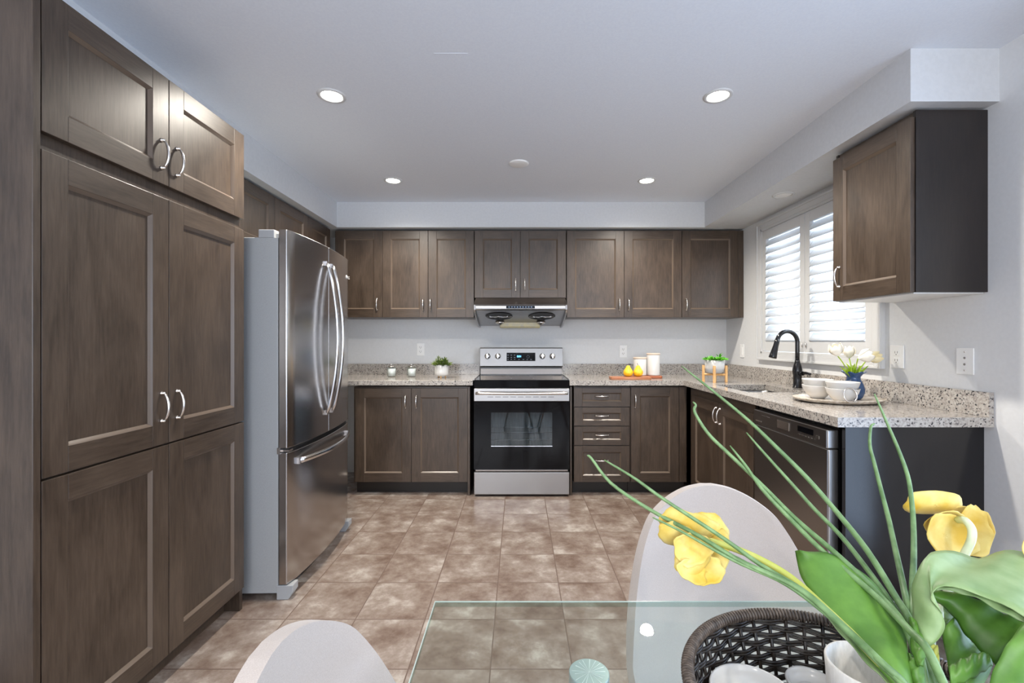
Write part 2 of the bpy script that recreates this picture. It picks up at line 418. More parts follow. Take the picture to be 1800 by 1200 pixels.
# ------------------------------------------------------------------ window 1 (sink), shutters
def window_shutters():
    r = thing('window_1', (XW, 3.08, 1.08), None, None); r['kind'] = 'structure'
    cw = .05; t = .022
    y0, y1, z0, z1 = 2.44, 3.715, 1.085, 2.17
    m = MB()
    m.box(XW - t, XW, y0, y0 + cw, z0, z1).box(XW - t, XW, y1 - cw, y1, z0, z1)
    m.box(XW - t, XW, y0 + cw, y1 - cw, z0, z0 + cw).box(XW - t, XW, y0 + cw, y1 - cw, z1 - cw, z1)
    m.box(XW - t - .008, XW - t, y0, y0 + .014, z0, z1).box(XW - t - .008, XW - t, y1 - .014, y1, z0, z1)
    m.box(XW - t - .008, XW - t, y0 + .014, y1 - .014, z0, z0 + .014).box(XW - t - .008, XW - t, y0 + .014, y1 - .014, z1 - .014, z1)
    m.box(XW - .02, XW + .15, y0 + cw, y0 + cw + .018, z0 + cw, z1 - cw).box(XW - .02, XW + .15, y1 - cw - .018, y1 - cw, z0 + cw, z1 - cw)
    m.box(XW - .02, XW + .15, y0 + cw, y1 - cw, z0 + cw, z0 + cw + .018).box(XW - .02, XW + .15, y0 + cw, y1 - cw, z1 - cw - .018, z1 - cw)
    build('window_frame', m, white_paint, r, bevel=.002, label='white painted casing')
    build('window_pane', MB().box(XW + .115, XW + .119, y0 + cw, y1 - cw, z0 + cw, z1 - cw), win_glass, r, label='clear window glass')
    ya, yb = y0 + cw + .02, y1 - cw - .02; mid = 3.105
    za, zb = z0 + cw + .02, z1 - cw - .02
    for a, b in ((ya, mid - .002), (mid + .002, yb)):
        m = MB(); s = .052; xs0, xs1 = XW - .015, XW + .013
        m.box(xs0, xs1, a, a + s, za, zb).box(xs0, xs1, b - s, b, za, zb)
        m.box(xs0, xs1, a + s, b - s, za, za + .08).box(xs0, xs1, a + s, b - s, zb - .07, zb)
        p = build('shutter_panel', m, white_paint, r, bevel=.002)
        m = MB(); n = 13; h0 = za + .08; h1 = zb - .07; ch = (h1 - h0) / n
        tl = math.radians(57); hw = .037; tk = .0045
        for i in range(n):
            cz = h0 + ch * (i + .5); cx = (xs0 + xs1) / 2
            poly = []
            for k in range(12):
                an = 2 * PI * k / 12; u = hw * math.cos(an); v = tk * math.sin(an)
                poly.append((cx - (u * math.cos(tl) - v * math.sin(tl)), cz - (u * math.sin(tl) + v * math.cos(tl))))
            # room-side edge low
            vs = [(px, yy, pz) for yy in (a + s + .001, b - s - .001) for px, pz in poly]
            m.add(vs, [tuple(range(12)), tuple(range(23, 11, -1))] + [(k, (k + 1) % 12, 12 + (k + 1) % 12, 12 + k) for k in range(12)], 0, True)
        build('louvers', m, louver_m, p)
    m = MB()
    for q in (mid - .02, mid + .02): m.tube([(XW - .02, q, 1.19), (XW - .02, q, 1.22)], .004, 8)
    build('catch', m, nickel, r)
louver_m = mat('white_louver', (.72, .73, .74), .4)
lb = louver_m.node_tree.nodes['Principled BSDF']
lb.inputs['Transmission Weight'].default_value = 0
N, L, B = nodes(louver_m)
tr = N.new('ShaderNodeBsdfTranslucent'); tr.inputs[0].default_value = (.85, .88, .92, 1)
mxs = N.new('ShaderNodeMixShader'); mxs.inputs[0].default_value = .22
L.new(B.outputs[0], mxs.inputs[1]); L.new(tr.outputs[0], mxs.inputs[2]); L.new(mxs.outputs[0], N['Material Output'].inputs[0])
window_shutters()

def plain_window(name, axis, a0, a1, z0, z1, pos):
    r = thing(name, (pos if axis == 'x' else (a0 + a1) / 2, pos if axis == 'y' else (a0 + a1) / 2, z0), None, None); r['kind'] = 'structure'
    m = MB(); w_ = .07
    def bx(p, q, u, v):
        if axis == 'x': m.box(pos - .02, pos + .15, p, q, u, v)
        else: m.box(p, q, pos - .15, pos + .02, u, v)
    bx(a0, a0 + w_, z0, z1); bx(a1 - w_, a1, z0, z1); bx(a0 + w_, a1 - w_, z0, z0 + w_); bx(a0 + w_, a1 - w_, z1 - w_, z1)
    c = (a0 + a1) / 2; bx(c - .035, c + .035, z0 + w_, z1 - w_)
    build('window_frame', m, white_paint, r)
plain_window('door_1', 'x', PY0, PY1, 0, PZ1, XW)
plain_window('window_2', 'y', FX0, FX1, FZ0, FZ1, YF)

# ------------------------------------------------------------------ cabinet parts
class Fr:
    """local frame: u across, v up, w outwards"""
    def __init__(s, O, U, Nn): s.O = Vector(O); s.U = Vector(U).normalized(); s.N = Vector(Nn).normalized(); s.V = Vector((0, 0, 1))
    def p(s, u, v, w=0): return s.O + s.U * u + s.V * v + s.N * w
def fbox(mb, fr, u0, u1, v0, v1, w0, w1, mi=0):
    v = [fr.p(u, q, w_) for w_ in (w0, w1) for q in (v0, v1) for u in (u0, u1)]
    mb.add(v, [(0, 2, 3, 1), (4, 5, 7, 6), (0, 1, 5, 4), (2, 6, 7, 3), (0, 4, 6, 2), (1, 3, 7, 5)], mi)
def handle(fr, u, v, parent, vertical=True, Ln=.098, out=.026):
    pts = []; n = 14
    for i in range(n + 1):
        t = i / n; a = (t - .5) * Ln; o = .006 + (out - .006) * math.sin(PI * t) ** .55
        pts.append(fr.p(u, v + a, o) if vertical else fr.p(u + a, v, o))
    m = MB(); rs = [.0034 + .0016 * math.sin(PI * i / n) for i in range(n + 1)]
    m.tube(pts, rs, 8)
    for sgn in (-1, 1):
        a = sgn * Ln / 2
        c = fr.p(u, v + a, 0) if vertical else fr.p(u + a, v, 0)
        m.lathe(c, [(.0001, -.0), (.0075, 0), (.0075, .003), (.0045, .006), (.005, .012), (.0001, .014)], 12, axis=fr.N)
    return build('handle', m, nickel, parent)
def shaker(fr, u0, u1, v0, v1, parent, name='door', st=.072, rail=None, hd=None, th=.02):
    """hd: (u, v, vertical)"""
    g = .0015; u0 += g; u1 -= g; v0 += g; v1 -= g; rail = rail or st
    m = MB()
    fbox(m, fr, u0, u0 + st, v0, v1, 0, th, 0); fbox(m, fr, u1 - st, u1, v0, v1, 0, th, 0)
    fbox(m, fr, u0 + st, u1 - st, v0, v0 + rail, 0, th, 1); fbox(m, fr, u0 + st, u1 - st, v1 - rail, v1, 0, th, 1)
    fbox(m, fr, u0 + st - .002, u1 - st + .002, v0 + rail - .002, v1 - rail + .002, .001, th - .011, 0)
    # inner moulding: two small steps round the panel
    a0, a1, b0, b1 = u0 + st, u1 - st, v0 + rail, v1 - rail
    for d0, d1, w0, w1 in ((0, .004, th - .0005, th - .004), (.004, .010, th - .004, th - .0105)):
        def q(d, w_): return [fr.p(a0 + d, b0 + d, w_), fr.p(a1 - d, b0 + d, w_), fr.p(a1 - d, b1 - d, w_), fr.p(a0 + d, b1 - d, w_)]
        m.add(q(d0, w0) + q(d1, w1), [(0, 1, 5, 4), (1, 2, 6, 5), (2, 3, 7, 6), (3, 0, 4, 7)], 2)
    d = build(name, m, WOOD, parent, bevel=.0012, fix=False)
    if hd: handle(Fr(fr.p(0, 0, th), fr.U, fr.N), hd[0], hd[1], d, hd[2])
    return d

# --- back wall upper cabinets (door plane at y=3.97)
FB = Fr((0, 3.99, 0), (1, 0, 0), (0, -1, 0)); ZU0, ZU1 = 1.437, 2.19
def upper_back(x0, x1, doors, label, z0=ZU0, group='upper cabinets along the back wall', hz=1.549, extra=None):
    r = thing('wall_cabinet', ((x0 + x1) / 2, 4.15, z0), label, 'cabinet', group)
    m = MB().box(x0 + .001, x1 - .001, 3.991, YB - .001, z0, ZU1, 0)
    if extra: m.box(extra[0], extra[1], 3.975, 3.991, z0, ZU1, 0)
    build('body', m, WOOD, r, bevel=.0015)
    for a, b, hx in doors: shaker(FB, a, b, z0, ZU1, r, hd=(hx, hz, True) if hx is not None else None)
    return r
def X2(x): return (x - VX) / 203.0
upper_back(-1.60, -1.182, [(X2(590), -1.182, X2(663))], 'single-door brown wall cabinet in the back left corner, beside the fridge top')
upper_back(-1.182, -.388, [(-1.182, -.786, X2(744)), (-.786, -.388, X2(757))], 'two-door brown wall cabinet immediately left of the range hood')
upper_back(-.386, .411, [(-.384, .0125, X2(906.5)), (.0125, .409, X2(922.5))], 'short two-door brown wall cabinet directly above the range hood', z0=1.606, hz=1.722)
upper_back(.413, 1.411, [(.415, .912, X2(1088.5)), (.912, 1.411, X2(1104.5))], 'wide two-door brown wall cabinet immediately right of the range hood')
upper_back(1.413, XW - .002, [(1.413, 1.903, X2(1206))], 'single-door brown wall cabinet in the back right corner, beside the window', extra=(1.905, XW - .002))

# --- left wall upper cabinets (door plane x=-1.616)
FL = Fr((-1.636, 0, 0), (0, -1, 0), (1, 0, 0))   # u = -y
def upper_left(ya, yb, ym, z0, label):
    r = thing('wall_cabinet', (-1.8, (ya + yb) / 2, z0), label, 'cabinet', 'upper cabinets along the left wall')
    build('body', MB().box(XL + .001, -1.637, ya + .001, yb - .001, z0, ZU1, 0), WOOD, r, bevel=.0015)
    shaker(FL, -ym, -ya, z0, ZU1, r); shaker(FL, -yb, -ym, z0, ZU1, r)
upper_left(2.135, 3.036, 2.585, 1.80, 'two-door brown wall cabinet above the fridge, next to the pantry')
upper_left(3.038, 3.93, 3.515, 1.60, 'two-door brown wall cabinet on the left wall beyond the fridge')

# --- pantry
def pantry():
    r = thing('pantry_cabinet', (-1.6, 1.65, 0), 'floor-to-soffit dark brown pantry cabinet with six doors left of the fridge', 'cabinet')
    y0, y1 = 1.19, 2.112; xb = -1.285
    m = MB().box(XL + .001, xb, y0 + .022, y1 - .001, .10, 2.18, 0)
    m.box(XL + .001, xb - .06, y0 + .022, y1 - .02, 0, .10, 0)
    build('body', m, WOOD, r, bevel=.001)
    build('side_panel', MB().box(XL + .001, -1.262, y0, y0 + .020, 0, 2.20), wood_v, r, bevel=.0015)
    build('foot_panel', MB().box(XL + .3, -1.275, y1 - .018, y1 + .002, 0, .099), wood_v, r, bevel=.001)
    f = Fr((xb, 0, 0), (0, -1, 0), (1, 0, 0)); ym = 1.658
    for a, b, hy in ((y0 + .024, ym, ym - .035), (ym, y1, ym + .038)):
        shaker(f, -b, -a, 1.79, 2.18, r, hd=(-hy, 1.895, True))
        shaker(f, -b, -a, .866, 1.745, r, hd=(-hy, 1.00, True))
        shaker(f, -b, -a, .10, .862, r)
pantry()

# --- right upper cabinet
def near_cab():
    r = thing('wall_cabinet', (1.8, 2.15, 1.437), 'dark brown wall cabinet with one door hanging right of the window', 'cabinet')
    y0, y1 = 1.905, 2.385; xf = 1.655
    build('body', MB().box(xf, XW - .001, y0 + .002, y1 - .018, 1.4385, 2.192, 0), WOOD, r, bevel=.001)
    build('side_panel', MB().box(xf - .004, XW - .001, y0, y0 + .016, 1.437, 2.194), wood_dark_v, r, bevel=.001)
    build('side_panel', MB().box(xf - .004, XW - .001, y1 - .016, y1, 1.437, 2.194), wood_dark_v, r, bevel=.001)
    build('bottom_panel', MB().box(xf, XW - .002, y0 + .017, y1 - .017, 1.432, 1.438), melamine, r, label='white underside')
    f = Fr((xf, 0, 0), (0, -1, 0), (-1, 0, 0))
    shaker(f, -y1, -y0 - .006, 1.437, 2.17, r, hd=(-y1 + .05, 1.56, True), th=.022)
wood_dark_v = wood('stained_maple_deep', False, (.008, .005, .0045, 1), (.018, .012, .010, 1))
near_cab()

# --- base cabinets, back wall (door front y=3.665)
FBB = Fr((0, 3.685, 0), (1, 0, 0), (0, -1, 0)); ZB0, ZB1 = .105, .866
def XB(x): return (x - VX) / 220.0
def base_back(x0, x1, label, build_fronts, side=None, kick=True):
    r = thing('base_cabinet', ((x0 + x1) / 2, 4.0, 0), label, 'cabinet', 'base cabinets along the back wall')
    m = MB().box(x0, x1, 3.686, YB - .001, .10, .868, 0)
    build('body', m, WOOD, r, bevel=.001)
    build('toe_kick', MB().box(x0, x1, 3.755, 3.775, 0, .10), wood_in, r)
    if side: build('side_panel', MB().box(side[0], side[1], 3.665, YB - .001, 0, .868), wood_v, r, bevel=.001)
    build_fronts(r)
    return r
def fl(r):
    shaker(FBB, XB(624), XB(723), ZB0, ZB1 - .01, r, hd=(XB(713), .747, True))
    shaker(FBB, XB(723), XB(822), ZB0, ZB1 - .01, r, hd=(XB(732), .747, True))
base_back(-1.325, -.412, 'brown base cabinet with two doors left of the range', fl, side=(-.409, -.391))
def dr(r):
    u0, u1 = XB(1009), XB(1107)
    for i, (a, b) in enumerate(((.708, .862), (.555, .702), (.400, .551), (.105, .396))):
        shaker(FBB, u0 - (.003 if i == 0 else 0), u1 + (.003 if i == 0 else 0), a, b, r, name='drawer', st=.068, rail=.042 if i < 3 else .05,
               hd=((u0 + u1) / 2, (a + b) / 2 + (.008 if i < 3 else .03), False))
base_back(.440, .888, 'brown base cabinet with four drawers right of the range', dr, side=(.409, .425))
def cd(r):
    shaker(FBB, XB(1109), XB(1194), ZB0, ZB1, r, hd=(XB(1116.5), .752, True))
    m = MB(); fbox(m, FBB, XB(1195), XB(1207), ZB0, ZB1, 0, .012, 0); build('filler_strip', m, wood_v, r, bevel=.002)
base_back(.892, 1.349, 'brown corner base cabinet with one door between the drawers and the sink run', cd)

# --- sink base on right run (door plane x=1.33)
FR = Fr((1.35, 0, 0), (0, -1, 0), (-1, 0, 0))
def sink_base():
    r = thing('base_cabinet', (1.65, 3.07, 0), 'dark sink base cabinet with two doors next to the dishwasher', 'cabinet')
    m = MB().box(1.351, 1.369, 2.60, 3.685, .10, .868).box(1.351, XW - .02, 2.60, 2.618, .10, .868).box(1.351, XW - .02, 3.60, 3.685, .1, .868).box(1.37, XW - .02, 2.618, 3.60, .1, .118)
    build('body', m, WOOD, r, bevel=.001)
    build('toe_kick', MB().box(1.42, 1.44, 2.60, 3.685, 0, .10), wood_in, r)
    shaker(FR, -3.53, -3.062, ZB0, ZB1 - .045, r, hd=(-3.085, .735, True))
    shaker(FR, -3.060, -2.60, ZB0, ZB1 - .045, r, hd=(-3.025, .735, True))
sink_base()
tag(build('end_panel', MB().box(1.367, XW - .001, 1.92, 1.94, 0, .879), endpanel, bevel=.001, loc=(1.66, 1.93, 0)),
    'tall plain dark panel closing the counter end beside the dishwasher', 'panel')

# --- dishwasher
def dishwasher():
    r = thing('dishwasher', (1.65, 2.27, 0), 'stainless steel dishwasher under the right counter', 'dishwasher')
    y0, y1 = 1.968, 2.588
    build('body', MB().box(1.375, XW - .02, y0 + .006, y1 - .006, .1, .86), black_enamel, r)
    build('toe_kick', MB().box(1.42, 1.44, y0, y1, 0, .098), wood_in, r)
    d = build('door', MB().box(1.329, 1.374, y0, y1, .105, .768), steel_range, r, bevel=.006)
    build('front_skin', MB().box(1.3272, 1.330, y0 + .005, y1 - .005, .110, .764), steel_dark, d)
    p = build('control_panel', MB().box(1.325, 1.374, y0, y1, .770, .852), steel_range, r, bevel=.005)
    build('panel_face', MB().box(1.3232, 1.326, y0 + .005, y1 - .005, .774, .848), steel_dark, p)
    x = 1.3228
    m = MB().box(x - .002, x + .004, 2.245, 2.345, .792, .832); m.box(x - .004, x, 2.245, 2.345, .829, .833)
    build('latch', m, nickel, p)
    build('display', MB().box(x - .0012, x + .002, 2.06, 2.175, .808, .834), black_gloss, p)
    bs = [(2.048 + i * .022, 2.060 + i * .022, .792, .797) for i in range(6)] + [(2.42 + i * .018, 2.427 + i * .018, .828, .831) for i in range(5)] + [(2.50, 2.56, .790, .796), (2.02, 2.042, .800, .815)]
    for b in bs: build('button_mark', MB().box(x - .001, x + .001, *b), nickel, p)
dishwasher()

# ------------------------------------------------------------------ worktops
ZT0, ZT1 = .880, .920
def worktop_right():
    r = thing('worktop', (1.5, 3.6, ZT0), 'long L-shaped speckled granite worktop holding the sink', 'countertop')
    xs = 1.308; m = MB()
    x0, x1, ya, yb = 1.405, 1.775, 2.80, 3.30
    m.box(.402, xs, 3.64, YB - .001, ZT0, ZT1)
    m.box(xs, x0, 1.88, YB - .001, ZT0, ZT1); m.box(x1, XW - .001, 1.88, YB - .001, ZT0, ZT1)
    m.box(x0, x1, 1.88, ya, ZT0, ZT1); m.box(x0, x1, yb, YB - .001, ZT0, ZT1)
    build('worktop_slab', m, gran, r, fix=False)
    b = MB().box(.402, XW - .021, YB - .021, YB - .001, ZT1, 1.02).box(XW - .021, XW - .001, 1.88, YB - .001, ZT1, 1.022)
    build('backsplash', b, gran, r, bevel=.001)
worktop_right()
def worktop_left():
    r = thing('worktop', (-1.2, 3.9, ZT0), 'short speckled granite worktop left of the range', 'countertop')
    build('worktop_slab', MB().box(XL + .001, -.366, 3.64, YB - .001, ZT0, ZT1), gran, r, bevel=.003)
    build('backsplash', MB().box(XL + .001, -.366, YB - .021, YB - .001, ZT1, 1.02), gran, r, bevel=.001)
worktop_left()

# --- sink
def sink():
    r = thing('kitchen_sink', (1.59, 3.05, .70), 'undermount stainless sink basin set in the counter below the window', 'sink')
    m = MB(); x0, x1, ya, yb = 1.395, 1.785, 2.79, 3.31
    def rr(x0, x1, y0, y1, z, rad, n=6):
        o = []
        for cx, cy, a in ((x1 - rad, y1 - rad, 0), (x0 + rad, y1 - rad, 90), (x0 + rad, y0 + rad, 180), (x1 - rad, y0 + rad, 270)):
            for i in range(n + 1):
                t = math.radians(a + 90 * i / n); o.append(Vector((cx + rad * math.cos(t), cy + rad * math.sin(t), z)))
        return o
    m.grid([rr(x0 - .01, x1 + .01, ya - .01, yb + .01, .879, .05), rr(x0, x1, ya, yb, .879, .05), rr(x0 + .004, x1 - .004, ya + .004, yb - .004, .872, .05),
            rr(x0 + .01, x1 - .01, ya + .01, yb - .01, .72, .05), rr(x0 + .04, x1 - .04, ya + .04, yb - .04, .70, .04), rr(x0 + .17, x1 - .17, ya + .22, yb - .22, .696, .02)], closed=True)
    build('basin', m, steel_range, r, solid=.0015)
    build('drain', MB().lathe((1.59, 3.05, .697), [(0, 0), (.04, 0), (.042, .003), (.0, .004)], 24), chrome, r)
sink()

# --- faucet
def faucet():
    bx, by = 1.865, 3.07
    r = thing('kitchen_faucet', (bx, by, ZT1), 'tall black gooseneck faucet behind the sink', 'faucet')
    m = MB().lathe((bx, by, ZT1), [(0, 0), (.029, 0), (.029, .004), (.026, .008), (.026, .085), (.030, .105), (.029, .125), (.022, .155), (.016, .175), (.0150, .185), (0, .185)], 32)
    build('base', m, black_faucet, r)
    pts = [(bx, by, ZT1 + .17), (bx, by, ZT1 + .24)]
    n = 22; rad = .073; cz = ZT1 + .305
    d = Vector((-1, -.12, 0)).normalized()
    for i in range(n + 1):
        a = PI * i / n * .93
        pts.append(Vector((bx, by, cz)) + d * (rad - rad * math.cos(a)) + Vector((0, 0, rad * math.sin(a))))
    build('spout', MB().tube(pts, .0135, 16), black_faucet, r)
    e = Vector(pts[-1]); t = (Vector(pts[-1]) - Vector(pts[-2])).normalized()
    build('spray_head', MB().lathe(e - t * .005, [(0, 0), (.0145, 0), (.016, .02), (.0165, .05), (.021, .095), (.0245, .125), (.023, .13), (0, .129)], 28, axis=t), black_faucet, r)
    m = MB().tube([(bx, by - .02, ZT1 + .098), (bx + .01, by - .045, ZT1 + .10)], .014, 14)
    m.tube([(bx + .005, by - .045, ZT1 + .10), (bx + .012, by - .075, ZT1 + .104), (bx + .014, by - .115, ZT1 + .100)], [.012, .009, .0075], 12)
    build('lever', m, black_faucet, r)
faucet()

# ------------------------------------------------------------------ range
def kitchen_range():
    cx = .0225; hw = .378; x0, x1 = cx - hw, cx + hw; yf = 3.63
    r = thing('range', (cx, 3.97, 0), 'freestanding electric range with stainless front and black glass oven door', 'stove')
    build('body', MB().box(x0 + .004, x1 - .004, yf + .045, YB - .03, .02, .862), black_enamel, r)
    for a in (x0 + .05, x1 - .05):
        for b in (yf + .08, 4.2): build('levelling_foot', MB().lathe((a, b, 0), [(0, 0), (.018, 0), (.016, .02), (0, .02)], 12), black_void, r)
    # cooktop
    build('cooktop', MB().box(x0 - .003, x1 + .003, yf + .006, 4.195, .862, .924), black_gloss, r, bevel=.006)
    bmk = mat('burner_mark', (.12, .12, .13), .3)
    for a, b, q in ((-.19, 3.80, .11), (.18, 3.80, .085), (-.19, 4.06, .08), (.18, 4.06, .105)):
        build('burner_ring', MB().lathe((cx + a, b, .9242), [(q - .002, 0), (q, 0.0003), (q + .002, 0)], 48), bmk, r)
    build('side_trim', MB().box(x0 - .004, x0 + .002, yf + .02, 4.19, .920, .928), steel_range, r)
    build('side_trim', MB().box(x1 - .002, x1 + .004, yf + .02, 4.19, .920, .928), steel_range, r)
    # backguard
    bg0, bg1 = cx - .378 , cx + .378
    m = MB(); m.prism([(4.185, .995), (4.175, 1.005), (4.192, 1.166), (4.20, 1.172), (4.27, 1.172), (4.27, .995)], bg0, bg1, 'x')
    b = build('backguard', m, steel_bg, r, bevel=.002)
    build('backguard_base', MB().box(bg0 + .006, bg1 - .006, 4.19, 4.27, .92, .995), black_enamel, r, bevel=.002)
    build('vent_trim', MB().prism([(4.178, .932), (4.188, .980), (4.192, .980), (4.192, .932)], bg0 + .008, bg1 - .008, 'x'), steel_dark, r)
    fr = Fr((cx, 4.175, 1.005), (1, 0, 0), (0, -1, .1)); fr.V = Vector((0, .017, .161)).normalized(); fr.N = Vector((0, -.161, .017)).normalized()
    m = MB(); fbox(m, fr, -.134, .128, .046, .122, -.002, .002)
    d = build('display', m, black_gloss, b)
    # printed key marks and clock digits
    kp = mat('key_print', (.25, .27, .33), .5); spots = [(u, v) for u in (-.12, -.09, -.06) for v in (.06, .078, .098)] + [(u, .058) for u in (-.02, .02, .055, .09)]
    for u, v in spots:
        m = MB(); fbox(m, fr, u - .008, u + .006, v, v + .004, .002, .0024); build('key_mark', m, kp, d)
    m = MB()
    for k in range(10):
        a = 2 * PI * k / 10; fbox(m, fr, .06 + .012 * math.cos(a), .063 + .012 * math.cos(a), .084 + .012 * math.sin(a), .087 + .012 * math.sin(a), .002, .0024)
    build('dial_mark', m, kp, d)
    txt('8:01', fr.p(-.019, .080, .0026), .024, clock_glow, d, (PI / 2, 0, 0), 'clock_digits')
    for u in (-.308, -.213, .192, .284):
        m = MB().lathe(fr.p(u, .090, 0), [(0, 0), (.026, 0), (.026, .006), (.021, .010), (.020, .028), (.017, .032), (0, .032)], 28, axis=fr.N)
        fbox(m, fr, u - .005, u + .005, .070, .110, .03, .040)
        build('knob', m, chrome if False else nickel, b)
    # oven door
    dr_ = MB(); wx0, wx1, wz0, wz1 = cx - .243, cx + .243, .398, .668
    yd = yf
    dr_.box(x0, wx0, yd, yd + .04, .218, .757).box(wx1, x1, yd, yd + .04, .218, .757).box(wx0, wx1, yd, yd + .04, .218, wz0).box(wx0, wx1, yd, yd + .04, wz1, .757)
    d = build('oven_door', dr_, black_gloss, r)
    build('door_top_trim', MB().box(x0, x1, yd - .003, yd + .04, .757, .858), steel_range, d, bevel=.003)
    # window: glass, dark cavity and racks behind
    build('oven_window', MB().box(wx0, wx1, yd + .006, yd + .010, wz0, wz1), clear_glass('oven_glass', (.55, .6, .62, 1)), d)
    build('oven_liner', MB().box(wx0, wx1, yd + .036, yd + .042, wz0, wz1), noise_mat('oven_liner_enamel', (.12, .13, .135, 1), (.22, .235, .24, 1), (30, 1, 3), 4, rough=.45), d)
    m = MB()
    for z in (.545, .505, .445): m.tube([(wx0, yd + .028, z), (wx1, yd + .028, z)], .0018, 8)
    m.tube([(cx + .06, yd + .030, wz0), (cx + .06, yd + .030, wz1)], .001, 6)
    m.box(wx0, wx1, yd + .004, yd + .012, wz0 - .002, wz0 + .004)
    build('oven_rack', m, chrome, d)
    pts = [Vector((cx - .362 + .724 * i / 20, yd - .034 - .016 * math.sin(PI * i / 20), .824)) for i in range(21)]
    m = MB().tube(pts, .0125, 12, flat=1.0)
    for sx in (cx - .352, cx + .352): m.box(sx - .012, sx + .012, yd - .036, yd, .814, .834)
    build('handle', m, nickel, d)
    m = MB()
    for k in range(9): m.box(cx - .27 + k * .06, cx - .225 + k * .06, yd - .0035, yd - .001, .790, .793)
    build('vent_slots', m, black_void, d)
    # drawer
    build('drawer', MB().box(x0, x1, yf, yf + .04, .018, .194), steel_range, r, bevel=.004)
    build('drawer_trim', MB().box(x0 + .012, x1 - .012, yf + .004, yf + .04, .200, .214), steel_dark, r, bevel=.002)
    return r
def txt(s, loc, size, m, parent, rot, name, align='CENTER', ext=.0004):
    c = bpy.data.curves.new(name, 'FONT'); c.body = s; c.size = size; c.align_x = align; c.extrude = ext
    c.materials.append(m); t_ = link(bpy.data.objects.new(name, c)); bpy.context.view_layer.update()
    me = bpy.data.meshes.new_from_object(t_.evaluated_get(bpy.context.evaluated_depsgraph_get())); bpy.data.objects.remove(t_); bpy.data.curves.remove(c)
    me.name = name; o = link(bpy.data.objects.new(name, me))
    o.parent = parent; o.location = Vector(loc) - world_base(parent); o.rotation_euler = rot
    return o
kitchen_range()

# ------------------------------------------------------------------ hood
def hood():
    x0, x1 = -.372, .400; cx = (x0 + x1) / 2
    r = thing('range_hood', (cx, 4.1, 1.40), 'stainless under-cabinet range hood with two fan openings above the stove', 'range hood')
    sec = [(3.96, 1.603), (3.865, 1.565), (3.80, 1.535), (3.79, 1.525), (3.79, 1.498), (3.802, 1.488), (4.30, 1.375), (4.30, 1.603)]
    m = MB().prism(sec, x0 + .012, x1 - .012, 'x'); b = build('body', m, steel_hood, r, bevel=.002)
    sp = [(3.965, 1.604), (3.86, 1.567), (3.785, 1.532), (3.782, 1.492), (3.80, 1.470)]
    for i in range(1, 9):
        t = i / 8; sp.append((3.80 + .50 * t, 1.470 - .112 * (math.sin(t * PI / 2))))
    sp += [(4.305, 1.604)]
    for a, c in ((x0, x0 + .014), (x1 - .014, x1)):
        build('side_rail', MB().prism(sp, a, c, 'x'), steel_hood, r, bevel=.002)
    build('front_trim', MB().box(x0 + .014, x1 - .014, 3.783, 3.795, 1.503, 1.524), steel_range, r, bevel=.003)
    q = build('control_strip', MB().box(cx - .118, cx + .118, 3.779, 3.786, 1.501, 1.524), black_gloss, r, bevel=.001)
    m = MB()
    for k in range(9): m.box(cx - .10 + k * .023, cx - .088 + k * .023, 3.7785, 3.7795, 1.510, 1.516)
    build('buttons', m, mat('blue_grey_print', (.25, .33, .5), .5), q)
    def uz(y): return 1.488 - (y - 3.802) * .113 / .498
    dark = mat('hood_opening_dark', (.02, .02, .022), .5)
    for sx in (cx - .185, cx + .185):
        c = Vector((sx, 3.97, uz(3.97) - .001)); ax = Vector((0, -.22, -1)).normalized()
        g = build('fan_opening', MB().lathe(c, [(0, .001), (.105, .001), (.112, .004), (.118, .001)], 36, axis=ax), [dark], r)
        m = MB()
        for k in range(8):
            a = 2 * PI * k / 8; m.tube([c + Vector((.02 * math.cos(a), .02 * math.sin(a), -.012)), c + Vector((.11 * math.cos(a), .11 * math.sin(a), -.006))], .0022, 6)
        for rr in (.05, .085): m.tube([c + Vector((rr * math.cos(2 * PI * k / 24), rr * math.sin(2 * PI * k / 24), -.009)) for k in range(24)], .0018, 6, closed=True)
        build('fan_grille', m, chrome, g)
        c2 = Vector((sx, 4.14, uz(4.14) - .002))
        build('grease_cup', MB().lathe(c2, [(0, 0), (.040, 0), (.042, .012), (.03, .022), (.018, .020), (.016, .03), (0, .03)], 28, axis=(0, 0, -1)), nickel, r)
    build('light_lens', MB().prism([(4.18, 1.405), (4.178, 1.366), (4.19, 1.352), (4.24, 1.352), (4.25, 1.366), (4.25, 1.39)], cx - .185, cx + .18, 'x'), lens_cream, r, bevel=.004)
hood()

